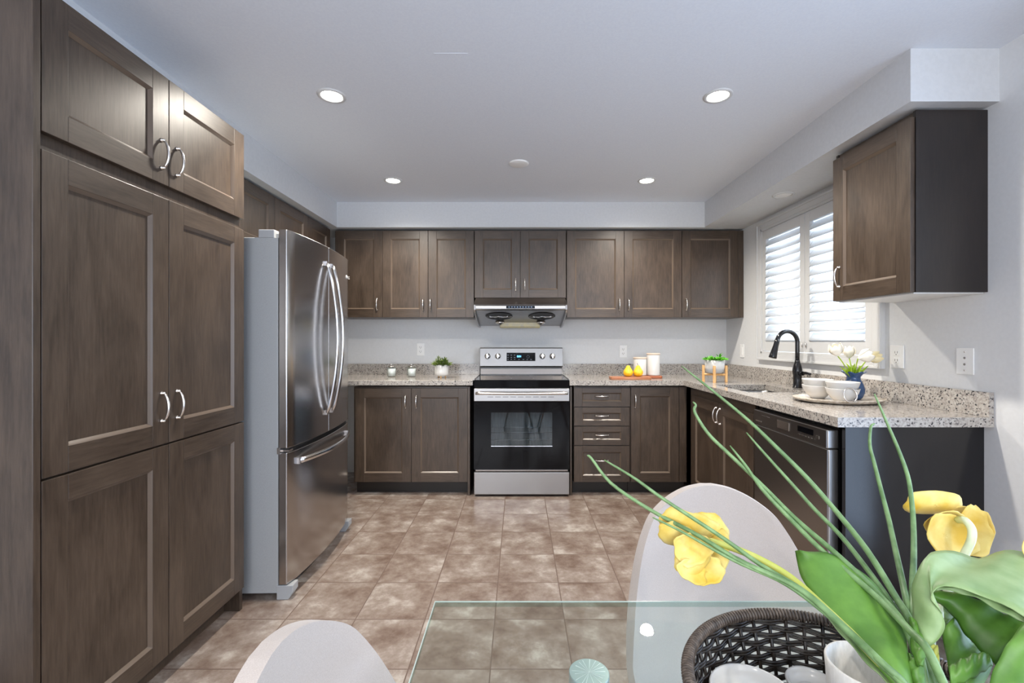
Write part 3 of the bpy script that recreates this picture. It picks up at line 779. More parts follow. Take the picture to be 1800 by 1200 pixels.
# ------------------------------------------------------------------ fridge
def fridge():
    A = math.radians(1.6); piv = Vector((-1.075, 2.185, 0)); R = Matrix.Rotation(A, 4, 'Z')
    r = thing('refrigerator', (-1.45, 2.6, 0), 'french-door stainless refrigerator with grey sides beside the pantry', 'refrigerator')
    def rot(m):
        m.v = [R @ (v - piv) + piv for v in m.v]; return m
    y0, y1 = 2.185, 3.025; yc = (y0 + y1) / 2; xd = -1.148; hw = (y1 - y0) / 2
    def bow(y): return -1.098 + .030 * (1 - ((y - yc) / hw) ** 2)
    build('cabinet_body', rot(MB().box(-1.86, xd, y0 + .004, y1 - .004, .03, 1.728)), fridge_side, r, bevel=.004)
    def door(ya, yb, z0, z1, name, label):
        n = 14; poly = []
        ys = [ya + (yb - ya) * i / n for i in range(n + 1)]
        poly.append((xd + .004, ya)); 
        for i, y in enumerate(ys):
            x = bow(y)
            e = min(y - y0, y1 - y)
            if e < .008: x -= .008 * (1 - e / .008) ** 2
            poly.append((x, y))
        poly.append((xd + .004, yb))
        m = MB().prism(poly, z0, z1, 'z', smooth=False)
        return build(name, rot(m), steel, r, bevel=.0035, label=label), None
    d1, _ = door(y0, yc - .002, .722, 1.765, 'door', 'near french door')
    d2, _ = door(yc + .002, y1, .722, 1.765, 'door', 'far french door')
    d3, _ = door(y0, y1, .072, .700, 'freezer_drawer', 'bottom freezer drawer')
    # smooth the bowed fronts
    for d in (d1, d2, d3):
        for p in d.data.polygons:
            if abs(p.normal.z) < .5: p.use_smooth = True
        d.modifiers['bevel'].harden_normals = True
    build('mullion_gap', rot(MB().box(xd + .004, -1.11, y0 + .02, y1 - .02, .700, .722)), black_void, r)
    for yy, d, sg in ((yc - .042, d1, -1), (yc + .042, d2, 1)):
        pts = []
        for i in range(27):
            t = i / 26; z = .835 + .83 * t; s = math.sin(PI * t) ** .75
            pts.append(Vector((bow(yy) + .008 + .060 * s, yy + sg * .0 , z)))
        m = MB().tube(pts, .0150, 12, flat=.55, up=(1, 0, 0))
        for t_ in (0, -1):
            p = pts[t_]; m.box(bow(yy) - .004, p.x + .004, yy - .012, yy + .012, p.z - .012, p.z + .012)
        build('handle', rot(m), chrome_soft, d)
    pts = []
    for i in range(27):
        t = i / 26; y = 2.265 + .68 * t; s = math.sin(PI * t) ** .8
        pts.append(Vector((bow(y) + .012 + .040 * s, y, .645)))
    m = MB().tube(pts, .0145, 12, flat=.55, up=(1, 0, 0))
    for t_ in (0, -1):
        p = pts[t_]; m.box(bow(p.y) - .004, p.x + .004, p.y - .012, p.y + .012, .630, .660)
    build('handle', rot(m), chrome_soft, d3)
    m = MB().box(-1.24, -1.165, y0 + .002, y0 + .10, 1.726, 1.765).box(-1.165, -1.11, y0 + .02, y0 + .06, 1.728, 1.750).tube([(-1.13, y0 + .035, 1.728), (-1.13, y0 + .035, 1.764)], .012, 12)
    build('hinge_cover', rot(m), grey_plastic, r, bevel=.003)
    m = MB().box(-1.24, -1.165, y1 - .10, y1 - .002, 1.726, 1.765)
    build('hinge_cover', rot(m), grey_plastic, r, bevel=.003)
    m = MB().box(-1.146, -1.10, y0 + .012, y0 + .05, .703, .712).tube([(-1.12, y0 + .03, .700), (-1.12, y0 + .03, .724)], .008, 10)
    m.box(-1.15, -1.135, y0 - .003, y0 + .03, .695, .725)
    build('middle_hinge', rot(m), chrome, r)
    for ya, yb in ((y0 + .002, y0 + .06), (y1 - .06, y1 - .002)):
        build('foot_cover', rot(MB().prism([(-1.86, .0), (-1.095, .0), (-1.082, .03), (-1.082, .062), (-1.86, .062)] if False else
            [(-1.155, .0), (-1.10, .0), (-1.078, .035), (-1.078, .068), (-1.155, .068)], ya, yb, 'y')), grey_plastic, r, bevel=.003)
    build('roller', rot(MB().lathe((-1.70, y0 + .05, .017), [(0, 0), (.017, 0), (.017, .02), (0, .02)], 16, axis=(0, 1, 0)).lathe((-1.70, y1 - .08, .017), [(0, 0), (.017, 0), (.017, .02), (0, .02)], 16, axis=(0, 1, 0))), black_void, r)
    build('kick_grille', rot(MB().box(-1.17, -1.155, y0 + .06, y1 - .06, .012, .068)), black_void, r)
    # maker's round mark and two letters, far upper corner of the far door
    yl = y1 - .075; p = R @ (Vector((bow(yl) + .0015, yl, 1.645)) - piv) + piv
    lg = build('logo', MB().lathe(p, [(0, 0), (.012, 0), (.012, .001), (0, .0015)], 24, axis=(1, 0, 0)), plastic_w, d2)
    txt('LG', p + Vector((.001, .034, -.009)), .026, plastic_w, d2, (PI / 2, 0, PI / 2), 'logo_letters')
chrome_soft = mat('satin_chrome', (.74, .73, .73), .17, 1)
fridge()

# ------------------------------------------------------------------ recessed lights and ceiling disc
def downlight(x, y, z, label, on=True, power=70):
    r = thing('recessed_light', (x, y, z), label, 'ceiling light', 'recessed ceiling lights' if on else None)
    build('trim_ring', MB().lathe((x, y, z), [(.048, -.002), (.052, -.006), (.066, -.004), (.068, 0)], 40), white_paint, r)
    build('lamp', MB().lathe((x, y, z), [(0, -.0045), (.035, -.0042), (.048, -.002)], 32), lamp_glow if on else plastic_w, r)
    if on:
        d = bpy.data.lights.new('lamp_light', 'SPOT'); d.energy = power; d.color = (1, .93, .82); d.shadow_soft_size = .045
        d.spot_size = math.radians(150); d.spot_blend = .8
        o = link(bpy.data.objects.new('lamp_light', d)); o.parent = r; o.location = (0, 0, -.012)
for x, y, l in ((-.905, 2.218, 'lit recessed light nearest the pantry, front left of the four'), (.963, 2.218, 'lit recessed light near the hanging right cabinet, front right of the four'),
                (-.93, 3.39, 'lit recessed light at the back left of the ceiling'), (.946, 3.39, 'lit recessed light at the back right of the ceiling')):
    downlight(x, y, ZC, l)
for x in (-.9, .95):  # added fill spots behind the camera, unseen and without fixtures
    d = bpy.data.lights.new('added_fill_spot', 'SPOT'); d.energy = 60; d.color = (1, .93, .82); d.shadow_soft_size = .045; d.spot_size = math.radians(150); d.spot_blend = .8
    o = link(bpy.data.objects.new('added_fill_spot', d)); o.location = (x, -1.2, ZC - .02)
downlight(1.76, 3.05, 2.205, 'small recessed light in the soffit over the sink', on=False)
tag(build('ceiling_cover', MB().lathe((0, 3.064, ZC), [(0, -.008), (.058, -.008), (.066, -.004), (.066, 0)], 40), plastic_w, loc=(0, 3.064, ZC)),
    'plain round white cover plate in the middle of the ceiling', 'cover plate')

# ------------------------------------------------------------------ outlets
def outlet(P, U, Nn, kind, label, w_=.07, h_=.115):
    r = thing('wall_outlet' if kind != 'blank' else 'cable_plate', P, label, 'outlet' if kind == 'duplex' else ('switch' if kind == 'switch' else 'wall plate'))
    if kind == 'switch': r.name = 'light_switch'
    f = Fr(P, U, Nn); m = MB(); fbox(m, f, -w_ / 2, w_ / 2, -h_ / 2, h_ / 2, .0005, .006)
    pl = build('plate', m, plastic_w, r, bevel=.002)
    dk = slot_m
    if kind == 'duplex':
        for v in (-.02, .02):
            m = MB(); fbox(m, f, -.017, .017, v - .014, v + .014, .006, .008); s = build('socket', m, plastic_w, r, bevel=.002)
            m = MB(); fbox(m, f, -.009, -.006, v - .003, v + .008, .008, .0085); fbox(m, f, .006, .009, v - .003, v + .008, .008, .0085); fbox(m, f, -.003, .003, v - .011, v - .006, .008, .0085)
            build('slots', m, dk, s)
    elif kind == 'switch':
        m = MB(); fbox(m, f, -.016, .016, -.033, .033, .006, .009); build('rocker', m, plastic_w, r, bevel=.002)
    else:
        for v, q in ((-.04, .0035), (-.014, .005), (.014, .005), (.04, .0035)):
            build('screw', MB().lathe(f.p(0, v, .006), [(0, .0015), (q, .001), (q, 0)], 12, axis=f.N), nickel if q < .004 else dk, r)
slot_m = mat('outlet_slot_grey', (.25, .23, .22), .5)
outlet((-.922, YB, 1.154), (1, 0, 0), (0, -1, 0), 'duplex', 'white double outlet on the back wall left of the range')
outlet((.98, YB, 1.136), (1, 0, 0), (0, -1, 0), 'duplex', 'white double outlet on the back wall above the pears')
outlet((XW, 4.0, 1.147), (0, -1, 0), (-1, 0, 0), 'switch', 'white wall switch between the back corner and the window')
outlet((XW, 2.36, 1.153), (0, -1, 0), (-1, 0, 0), 'duplex', 'white double outlet just right of the sink window', .085, .118)
outlet((XW, 2.0, 1.146), (0, -1, 0), (-1, 0, 0), 'blank', 'blank white wall plate with screws, rightmost on the right wall', .078, .115)

# ------------------------------------------------------------------ counter things
def candle_jar(x, y, label):
    r = thing('candle_jar', (x, y, ZT1), label, 'jar', 'lidded glass candle jars')
    build('jar', MB().lathe((x, y, ZT1), [(0, .001), (.040, .001), (.042, .006), (.042, .078), (.036, .086), (.038, .09), (.035, .09), (.0335, .084), (.039, .076), (.039, .008), (0, .006)], 32), jar_glass, r)
    build('wax', MB().lathe((x + .004, y, ZT1 + .008), [(0, 0), (.030, 0), (.034, .064), (0, .064)], 28), wax, r)
    build('lid', MB().lathe((x, y, ZT1 + .088), [(0, 0), (.039, 0), (.040, .004), (.030, .010), (.008, .014), (.006, .018), (.010, .024), (0, .028)], 28), [jar_metal], r)
jar_metal = mat('silvered_lid', (.70, .66, .60), .2, 1)
candle_jar(-1.118, 4.02, 'lidded glass candle jar nearest the fridge')
candle_jar(-.942, 4.02, 'lidded glass candle jar between its twin and the potted plant')

def leaf_pts(base, d, ln, wd, up):
    d = Vector(d).normalized(); s = d.cross(Vector(up)).normalized(); n = s.cross(d)
    b = Vector(base)
    return [b, b + d * ln * .4 + s * wd, b + d * ln + n * ln * -.1, b + d * ln * .4 - s * wd, b + d * ln * .5 + n * wd * .4]
def clump(m, c, R, h, cnt, ln, wd, seed, tilt=1.0):
    rnd = random.Random(seed)
    for k in range(cnt):
        a = rnd.uniform(0, 2 * PI); rr = R * math.sqrt(rnd.random()); z = rnd.uniform(0, h) * (1 - .6 * rr / R)
        b = Vector(c) + Vector((rr * math.cos(a), rr * math.sin(a), z))
        d = Vector((math.cos(a) * tilt * (.3 + rr / R), math.sin(a) * tilt * (.3 + rr / R), rnd.uniform(.25, 1)))
        d += Vector((rnd.uniform(-.3, .3), rnd.uniform(-.3, .3), 0))
        p = leaf_pts(b, d, ln * rnd.uniform(.7, 1.2), wd, (0, 0, 1))
        m.add(p, [(0, 1, 4), (1, 2, 4), (2, 3, 4), (3, 0, 4)], 0, False)
def potted_plant():
    x, y = -.655, 3.89
    r = thing('potted_plant', (x, y, ZT1), 'small bushy green plant in a footed white pot left of the range', 'plant')
    p = build('pot', MB().lathe((x, y, ZT1 + .018), [(0, 0), (.045, 0), (.056, .012), (.058, .03), (.058, .092), (.055, .094), (.053, .09), (.053, .08), (0, .08)], 32), ceramic, r)
    for k in range(3):
        a = 2 * PI * k / 3 + .5
        build('pot_foot', MB().tube([(x + .035 * math.cos(a), y + .035 * math.sin(a), ZT1), (x + .033 * math.cos(a), y + .033 * math.sin(a), ZT1 + .022)], [.005, .007], 10), bamboo, r)
    m = MB(); clump(m, (x, y, ZT1 + .10), .058, .045, 170, .045, .007, 3)
    for k in range(9):
        a = random.uniform(0, 2 * PI); clump(m, (x + .03 * math.cos(a), y + .03 * math.sin(a), ZT1 + .13), .015, .05, 14, .024, .005, 20 + k, .6)
    build('foliage', m, shrub_green, r, fix=False)
potted_plant()

def board(x0, x1, y0, y1, mt, label, nm, zt=.022):
    m = MB(); poly = []; rad = .02
    for cx, cy, a in ((x1 - rad, y1 - rad, 0), (x0 + rad, y1 - rad, 90), (x0 + rad, y0 + rad, 180), (x1 - rad, y0 + rad, 270)):
        for i in range(6): t = math.radians(a + 18 * i); poly.append((cx + rad * math.cos(t), cy + rad * math.sin(t)))
    m.prism(poly, ZT1 + .0005, ZT1 + zt, 'z')
    tag(build(nm, m, mt, bevel=.004, loc=((x0 + x1) / 2, (y0 + y1) / 2, ZT1)), label, 'cutting board')
board(.745, 1.075, 3.70, 3.812, board_m, 'brown wooden cutting board under the two pears', 'cutting_board')
board(.90, 1.200, 3.816, 3.94, board_m2, 'reddish wooden board under the two white canisters', 'cutting_board')
def pear(x, y, label, ang):
    z = ZT1 + .0225
    r = thing('pear', (x, y, z), label, 'pear', 'yellow pears')
    build('fruit', MB().lathe((x, y, z), [(0, .003), (.015, 0), (.030, .008), (.039, .024), (.039, .040), (.031, .056), (.021, .070), (.016, .082), (.010, .090), (.003, .091), (0, .088)], 32), pear_m, r)
    build('stem', MB().tube([(x, y, z + .087), (x + .003 * ang, y, z + .098), (x + .008 * ang, y, z + .108)], [.0022, .0016, .002], 8), mat('pear_stem', (.05, .03, .015), .6), r)
pear(.897, 3.762, 'yellow pear on the left of the cutting board', 1)
pear(.980, 3.766, 'yellow pear on the right, in front of the short canister', -1)
def canister(x, y, h, label):
    z = ZT1 + .0225
    r = thing('canister', (x, y, z), label, 'canister', 'white canisters with wooden lids')
    build('jar', MB().lathe((x, y, z), [(0, 0), (.048, 0), (.053, .004), (.054, .01), (.054, h - .012), (.052, h - .008), (0, h - .008)], 40), ceramic, r)
    build('lid', MB().lathe((x, y, z + h - .010), [(0, 0), (.050, 0), (.055, .001), (.056, .004), (.056, .012), (.053, .014), (0, .014)], 40), mat('pale_wood_lid', lin((200, 182, 166)), .5), r)
canister(1.023, 3.875, .150, 'shorter white canister with wooden lid behind the pears')
canister(1.136, 3.875, .184, 'taller white canister with wooden lid right of the short one')

def planter():
    x, y = 1.495, 3.50
    r = thing('potted_succulent', (x, y, ZT1), 'green succulents in a white and grey bowl on a wooden stand in the counter corner', 'plant')
    s = MB(); 
    for k in range(4):
        a = PI / 4 + PI / 2 * k + .35; px, py = x + .080 * math.cos(a), y + .080 * math.sin(a)
        s.box(px - .008, px + .008, py - .008, py + .008, ZT1 + .0005, ZT1 + .128)
    for a in (PI / 4 + .35, 3 * PI / 4 + .35):
        dx, dy = math.cos(a), math.sin(a)
        s.tube([(x - .078 * dx, y - .078 * dy, ZT1 + .058), (x + .078 * dx, y + .078 * dy, ZT1 + .058)], .009, 4)
    build('stand', s, bamboo, r, bevel=.001)
    z = ZT1 + .068
    build('pot', MB().lathe((x, y, z), [(0, 0), (.040, 0), (.060, .010), (.068, .035)], 36, 1).lathe((x, y, z), [(.068, .035), (.070, .045), (.071, .10), (.067, .102), (.066, .09), (0, .088)], 36, 0), [ceramic, concrete], r)
    m = MB()
    for k, (dx, dy) in enumerate(((-.04, 0), (.0, .03), (.042, .0), (.0, -.035), (-.02, .02), (.035, -.03), (-.035, -.03), (.04, .035))):
        clump(m, (x + dx, y + dy, z + .098), .030, .014, 46, .034, .0085, 50 + k, 1.3)
    clump(m, (x + .038, y, z + .12), .01, .02, 12, .028, .006, 77, .5)
    build('foliage', m, succ_green, r, fix=False)
planter()

# --- tray with bowls and vase of white tulips
def tray():
    cx, cy = 1.655, 2.375
    r = thing('serving_tray', (cx, cy, ZT1), 'oval mottled stone-look tray with ring handles on the right counter', 'tray')
    build('tray_dish', MB().lathe((cx, cy, ZT1), [(0, 0), (.165, 0), (.20, .008), (.213, .018), (.216, .022), (.211, .023), (.195, .014), (.16, .008), (0, .008)], 64, sx=1, sy=.78), mottled_tray, r)
    for px, py in ((1.600, 2.213), ):
        c = Vector((px, py, .972)); build('ring_handle', MB().tube([c + Vector((.032 * math.cos(2 * PI * k / 32), .006 * math.sin(2 * PI * k / 32), .034 * math.sin(2 * PI * k / 32))) for k in range(32)], .0032, 10, closed=True), nickel, r)
tray()
def bowl(x, y, z, label):
    prof = [(0, .003), (.030, 0), (.034, .003), (.052, .022), (.066, .044), (.073, .066), (.0735, .069), (.0715, .069), (.063, .046), (.049, .026), (.03, .010), (0, .008)]
    return tag(build('bowl', MB().lathe((x, y, z), prof, 48), ceramic, loc=(x, y, z)), label, 'bowl', 'white bowls stacked on the tray')
zt = ZT1 + .009
bowl(1.600, 2.455, zt, 'lower white bowl of the stack nearer the faucet'); bowl(1.600, 2.455, zt + .032, 'upper white bowl of the stack nearer the faucet')
bowl(1.620, 2.295, zt, 'lower white bowl of the stack in front of the blue vase'); bowl(1.620, 2.295, zt + .032, 'upper white bowl of the stack in front of the blue vase')
VXX, VYY = 1.752, 2.40
def blue_vase():
    m = MB(); n = 40; rows = []
    for rr, h in [(.001, .0), (.030, 0), (.040, .012), (.049, .035), (.050, .055), (.042, .082), (.031, .105), (.030, .118), (.040, .133), (.053, .142), (.049, .143), (.034, .132), (.026, .116), (.026, .10), (.001, .09)]:
        row = []
        for k in range(n):
            a = 2 * PI * k / n; f = 1 + (.12 * math.sin(a * 7) if h > .125 else 0); dz = (.005 * math.sin(a * 7) if h > .125 else 0)
            row.append(Vector((VXX + rr * f * math.cos(a), VYY + rr * f * math.sin(a), zt + h + dz)))
        rows.append(row)
    m.grid(rows, closed=True)
    tag(build('flower_vase', m, blue_ceramic, loc=(VXX, VYY, zt)), 'blue ceramic vase with ruffled rim on the tray behind the bowls', 'vase')
blue_vase()
def tulip_head(c, ax, rad, ln, n=6, open_=.1, seed=0, mats=None, name='petals'):
    """one mesh of overlapping cupped petals"""
    ax = Vector(ax).normalized(); t = Vector((0, 0, 1)) if abs(ax.z) < .8 else Vector((1, 0, 0))
    u = (t - ax * t.dot(ax)).normalized(); v = ax.cross(u); m = MB(); rnd = random.Random(seed)
    for k in range(n):
        a0 = 2 * PI * k / n + rnd.uniform(-.1, .1); lay = .86 if k % 2 else 1.0; rows = []
        for i in range(9):
            s = i / 8; rr = rad * lay * (math.sin(min(1, s * 1.35) * PI / 2) ** .8) * (1 - .32 * max(0, s - .55) / .45 + open_ * s * 2)
            hw = 1.0 * (math.sin(PI * (s * .86 + .07)) ** .6)
            row = []
            for j in range(7):
                q = (j / 6 - .5) * 2; a = a0 + q * hw * .85
                row.append(Vector(c) + (u * math.cos(a) + v * math.sin(a)) * rr * (1 - .06 * q * q) + ax * (ln * s * (1 - .10 * q * q)))
            rows.append(row)
        m.grid(rows, smooth=True)
    return m
def white_tulip(base, c, ax, label, rad=.024, ln=.052, mt=None, open_=.05, seed=1):
    r = thing('tulip', base, label, 'flower', 'white tulips in the blue vase')
    b = Vector(base); c = Vector(c)
    build('stem', MB().tube(spline([b, b * .5 + c * .5 + Vector((0, 0, .01)), c], 10), .0028, 8), bright_green, r)
    build('petals', tulip_head(c, ax, rad, ln, open_=open_, seed=seed), mt or petal_w, r, solid=.0012, fix=False)
    d = (c - b).normalized()
    for s in (-1, 1):
        rows = []
        off = Vector((s * .010, -.006 * s, 0))
        for i in range(8):
            t = i / 7; wd = .009 * math.sin(PI * (t * .9 + .08)); p = b + d * .075 * t + off * t * t * 1.6
            rows.append([p + Vector((-wd, -.004, 0)), p + Vector((0, .002, 0)), p + Vector((wd, -.004, 0))])
        build('leaf', MB().grid(rows), bright_green, r, solid=.001, fix=False)
vz = zt + .135
for px, py, D, ax, lb, mt, rd in ((1473, 626, 2.36, (-.35, -.1, 1), 'upright white tulip farthest left in the blue vase', petal_w, .036),
                              (1493, 630, 2.44, (.05, .1, 1), 'short white tulip second from left in the blue vase', petal_w, .031),
                              (1508, 630, 2.33, (.85, -.3, .35), 'large white tulip leaning right showing its yellow centre', petal_w, .036),
                              (1525, 631, 2.42, (.95, -.1, .25), 'creamy yellow tulip drooping farthest right in the blue vase', petal_c, .032)):
    c = W(px, py, D); b = Vector((VXX + (c.x - VXX) * .2, VYY + (c.y - VYY) * .2, vz - .02))
    white_tulip(b, c, ax, lb, rad=rd, ln=.066, mt=mt, seed=px)

# ------------------------------------------------------------------ dining table
def table():
    r = thing('dining_table', (.5, .4, 0), 'clear glass-topped dining table with round metal leg caps in the foreground', 'table')
    x0, x1, y0, y1 = -.155, 1.16, -.06, .852; z0, z1 = .740, .750
    m = MB().box(x0, x1, y0, y1, z0, z1)
    # faces: bottom, top -> glass ; sides -> edge
    m.m = [0, 0, 1, 1, 1, 1]
    top = build('table_top', m, [table_glass, glass_edge], r, label='clear glass top with greenish edge')
    e = .0014; m = MB()
    m.box(x0, x1, y1 - .0002, y1 + e, z1 - e, z1 + .0002).box(x0 - e, x0 + .0002, y0, y1 + e, z1 - e, z1 + .0002).box(x1 - .0002, x1 + e, y0, y1 + e, z1 - e, z1 + .0002).box(x0, x1, y0 - e, y0 + .0002, z1 - e, z1 + .0002)
    build('polished_edge', m, mat('polished_glass_edge', (.40, .49, .46), .15), top)
    for lx, ly in ((.105, .685), (.90, .685), (.105, .10), (.90, .10)):
        l = build('leg', MB().lathe((lx, ly, 0), [(0, 0), (.026, 0), (.026, .72), (0, .72)], 32), chrome, r)
        cap = MB(); n = 48; rows = []
        cap.lathe((lx, ly, .720), [(.026, 0), (.030, .001), (.030, .0185)], 48)
        cap.lathe((lx, ly, .720), [(.030, .0185), (.0292, .0194), (0, .0194)], 48, smooth=False)
        cp = build('cap', cap, cap_m, l, loc=(lx, ly, .73))
        rays = MB(); rnd = random.Random(5)
        for k in range(17):
            a = 2 * PI * k / 17 + rnd.uniform(-.12, .12); d = Vector((math.cos(a), math.sin(a), 0)); q = Vector((-d.y, d.x, 0)); c = Vector((lx, ly, .7396)); wd = rnd.choice((.0004, .0007, .0011)); ln = rnd.uniform(.022, .0285)
            p = [c + q * .0001, c - q * .0001, c + d * ln - q * wd, c + d * ln + q * wd]
            rays.add(p + [v + Vector((0, 0, .0002)) for v in p], [(0, 1, 2, 3), (7, 6, 5, 4), (0, 4, 5, 1), (1, 5, 6, 2), (2, 6, 7, 3), (3, 7, 4, 0)])
        build('sunburst_lines', rays, ray_m, cp)
def capmat():
    m = mat('sunburst_metal', (.55, .62, .62), .3, 1); N, L, B = nodes(m)
    tc = N.new('ShaderNodeTexCoord'); mp = N.new('ShaderNodeMapping')
    B.inputs['Base Color'].default_value = (.50, .57, .58, 1)
    B.inputs['Metallic'].default_value = .55
    return m
cap_m = capmat(); ray_m = mat('engraved_line', (.92, .94, .94), .3)
table()

# ------------------------------------------------------------------ dining chairs
def chair_mesh():
    """one continuous upholstered shell: seat + back. local: faces -Y (sitter looks to -Y), origin on floor under seat"""
    prof = []  # (y, z, halfwidth) down the centre line, front edge of seat to top of back
    ctrl = [(-.215, .435, .17), (-.20, .455, .195), (-.10, .452, .212), (0, .448, .220), (.10, .452, .224), (.165, .478, .226), (.200, .53, .222), (.224, .594, .215), (.240, .66, .202), (.254, .721, .185), (.264, .770, .165), (.270, .805, .144), (.274, .835, .110), (.276, .855, .075), (.277, .866, .045), (.2775, .872, .012)]
    C = spline([Vector(c) for c in ctrl], 60)
    rows = []; n = 21
    for i, c in enumerate(C):
        y, z, hw = c; row = []
        a = C[max(0, i - 1)]; b = C[min(len(C) - 1, i + 1)]
        t = Vector((0, b.x - a.x, b.y - a.y)).normalized(); nn = Vector((0, -t.z, t.y))
        back = min(1, max(0, (z - .45) / .12))
        for j in range(n):
            q = (j / (n - 1) - .5) * 2
            xx = abs(q * hw) / .22; curl = .030 * xx ** 2.4 + .035 * back * xx * xx
            row.append(Vector((hw * q, y, z)) + nn * curl)
        rows.append(row)
    return rows
def make_chair(name, loc, rz, label):
    r = link(bpy.data.objects.new(name, None)); r.empty_display_size = .05
    tag(r, label, 'chair')
    rows = chair_mesh(); m = MB().grid(rows)
    s = build('shell', m, fabric, r, fix=False)
    q = s.modifiers.new('solid', 'SOLIDIFY'); q.thickness = .026; q.offset = -1
    b = s.modifiers.new('bev', 'BEVEL'); b.width = .010; b.segments = 3; b.angle_limit = math.radians(50)
    for p in s.data.polygons: p.use_smooth = True
    for sx in (-1, 1):
        for sy in (-1, 1):
            build('leg', MB().tube([(sx * .10, sy * .09, .425), (sx * .21, sy * .20, 0)], [.014, .009], 12), chair_leg, r)
    m = MB().box(-.11, .11, -.10, .10, .405, .43); build('seat_frame', m, black_enamel, r)
    r.location = loc; r.rotation_euler = (0, 0, rz)
    return r
chair_leg = noise_mat('chair_leg_wood', lin((150, 110, 70)), lin((176, 134, 92)), (20, 20, 2), 3, 4, rough=.4)
make_chair('dining_chair', (.478, .872, 0), 0, 'cream upholstered shell chair facing the glass table from its far side')
make_chair('dining_chair', (-.008, .542, 0), PI / 2, 'white upholstered shell chair at the left end of the glass table')

# ------------------------------------------------------------------ wicker basket
BX, BY, BZ = .362, .500, .7505
def basket():
    r = thing('wicker_basket', (BX, BY, BZ), 'round dark brown wicker tray basket on the glass table', 'basket')
    R0, R1, h = .142, .166, .078; n = 44
    def P(a, t, dr=0):
        rr = R0 + (R1 - R0) * t + dr; return Vector((BX + rr * math.cos(a), BY + rr * math.sin(a), BZ + .006 + h * t))
    m = MB()
    for k in range(n):
        a = 2 * PI * k / n; m.tube([P(a, 0), P(a, .5), P(a, 1)], .0027, 6)
    build('stakes', m, wicker, r)
    m = MB(); rowsN = 9
    for q in range(rowsN):
        t = .08 + .84 * q / (rowsN - 1)
        for e in (-1, 1):
            pts = []
            for k in range(n * 6):
                a = 2 * PI * k / (n * 6); ph = k / 6 * PI + q * PI
                pts.append(P(a, t, .0026 * math.cos(ph)) + Vector((0, 0, e * .0021)))
            m.tube(pts, .0020, 6, closed=True)
    build('weave', m, wicker, r)
    m = MB(); m.tube([P(2 * PI * k / 72, 1.04) for k in range(72)], .0050, 8, closed=True)
    wr = 230
    for k in range(wr):
        a = 2 * PI * k / wr; c = P(a, 1.04); rad = Vector((math.cos(a), math.sin(a), 0)); tan = Vector((-math.sin(a), math.cos(a), 0)) * .0012
        m.tube([c + rad * .0062 * math.cos(b) + Vector((0, 0, .0062 * math.sin(b))) + tan * math.sin(b) for b in [2 * PI * i / 8 for i in range(8)]], .0019, 5, closed=True)
    build('rim', m, wicker_rim, r)
    m = MB()
    for k in range(20):
        a = PI * k / 20; m.tube([(BX - .141 * math.cos(a), BY - .141 * math.sin(a), BZ + .004), (BX + .141 * math.cos(a), BY + .141 * math.sin(a), BZ + .004)], .0022, 5)
    for q in range(1, 17):
        rr = .141 * q / 16
        m.tube([Vector((BX + rr * math.cos(2 * PI * k / 80), BY + rr * math.sin(2 * PI * k / 80), BZ + .004 + .0022 * math.cos(k * PI / 2 + q * PI))) for k in range(80)], .0024, 5, closed=True)
    build('base', m, wicker, r)
basket()
def cup(name, x, y, rad, h, mt, label, cat, z=None, taper=.75):
    z = BZ + .011 if z is None else z
    prof = [(0, .003), (rad * taper * .8, 0), (rad * taper, .004), (rad * (taper + .45 * (1 - taper)), h * .35), (rad * .97, h * .8), (rad, h - .002), (rad - .0012, h), (rad - .0035, h - .001), (rad - .0045, h * .8), (rad * (taper + .45 * (1 - taper)) - .005, h * .35), (rad * taper - .006, .012), (0, .008)]
    return tag(build(name, MB().lathe((x, y, z), prof, 56), mt, loc=(x, y, z)), label, cat)
cup('bowl', .289, .567, .050, .040, ceramic, 'smooth white bowl in the wicker basket, farthest left', 'bowl')
cup('bowl', .386, .604, .031, .024, ceramic, 'small white bowl in the basket between the left bowl and the tall cup', 'bowl')
cup('cup', .412, .540, .044, .092, ceramic_tex, 'tall cream cup with textured outside beside the flower vase', 'cup', taper=.86)
VBX, VBY = .412, .447
tag(build('flower_vase', MB().lathe((VBX, VBY, BZ + .011), [(0, .0), (.028, 0), (.031, .003), (.033, .05), (.032, .095), (.031, .097), (.0295, .095), (.030, .05), (.028, .008), (0, .008)], 40), vase_glass, loc=(VBX, VBY, BZ + .011)),
    'clear glass vase in the wicker basket holding the yellow tulips', 'vase')
VBOT = Vector((VBX, VBY, BZ + .024)); VMO = Vector((VBX, VBY, .855))

# ------------------------------------------------------------------ grass stems
def WF(x, y, D):
    return W(x, y, max(.425, D - .072 * min(1, max(0, (y - 900) / 270))))
def grass(px, label, r0=.0016, r1=.0036, toff=(0, 0)):
    pts = [WF(x, y, D) for x, y, D in px]
    pts.append(Vector((VMO.x + toff[0], VMO.y + toff[1], .850))); pts.append(Vector((VBOT.x - toff[0] * .8, VBOT.y - toff[1] * .8, VBOT.z)))
    n = 46; sp = spline(pts, n)
    rs = [r0 * .5 + (r1 - r0 * .5) * min(1, (i / n) ** .5 * 1.1) for i in range(n)]
    tag(build('grass_stem', MB().tube(sp, rs, 8), grass_g, loc=tuple(VBOT)), label, 'grass stem', 'tubular green grass stems in the glass vase')
grass([(1032, 800, .62), (1040, 806, .62), (1075, 850, .61), (1145, 897, .60), (1222, 938, .575), (1300, 985, .56), (1400, 1032, .545), (1480, 1100, .525), (1545, 1163, .505), (1590, 1208, .49)], 'grass stem reaching farthest left, its pale tip over the bottom drawer', toff=(-.012, .004))
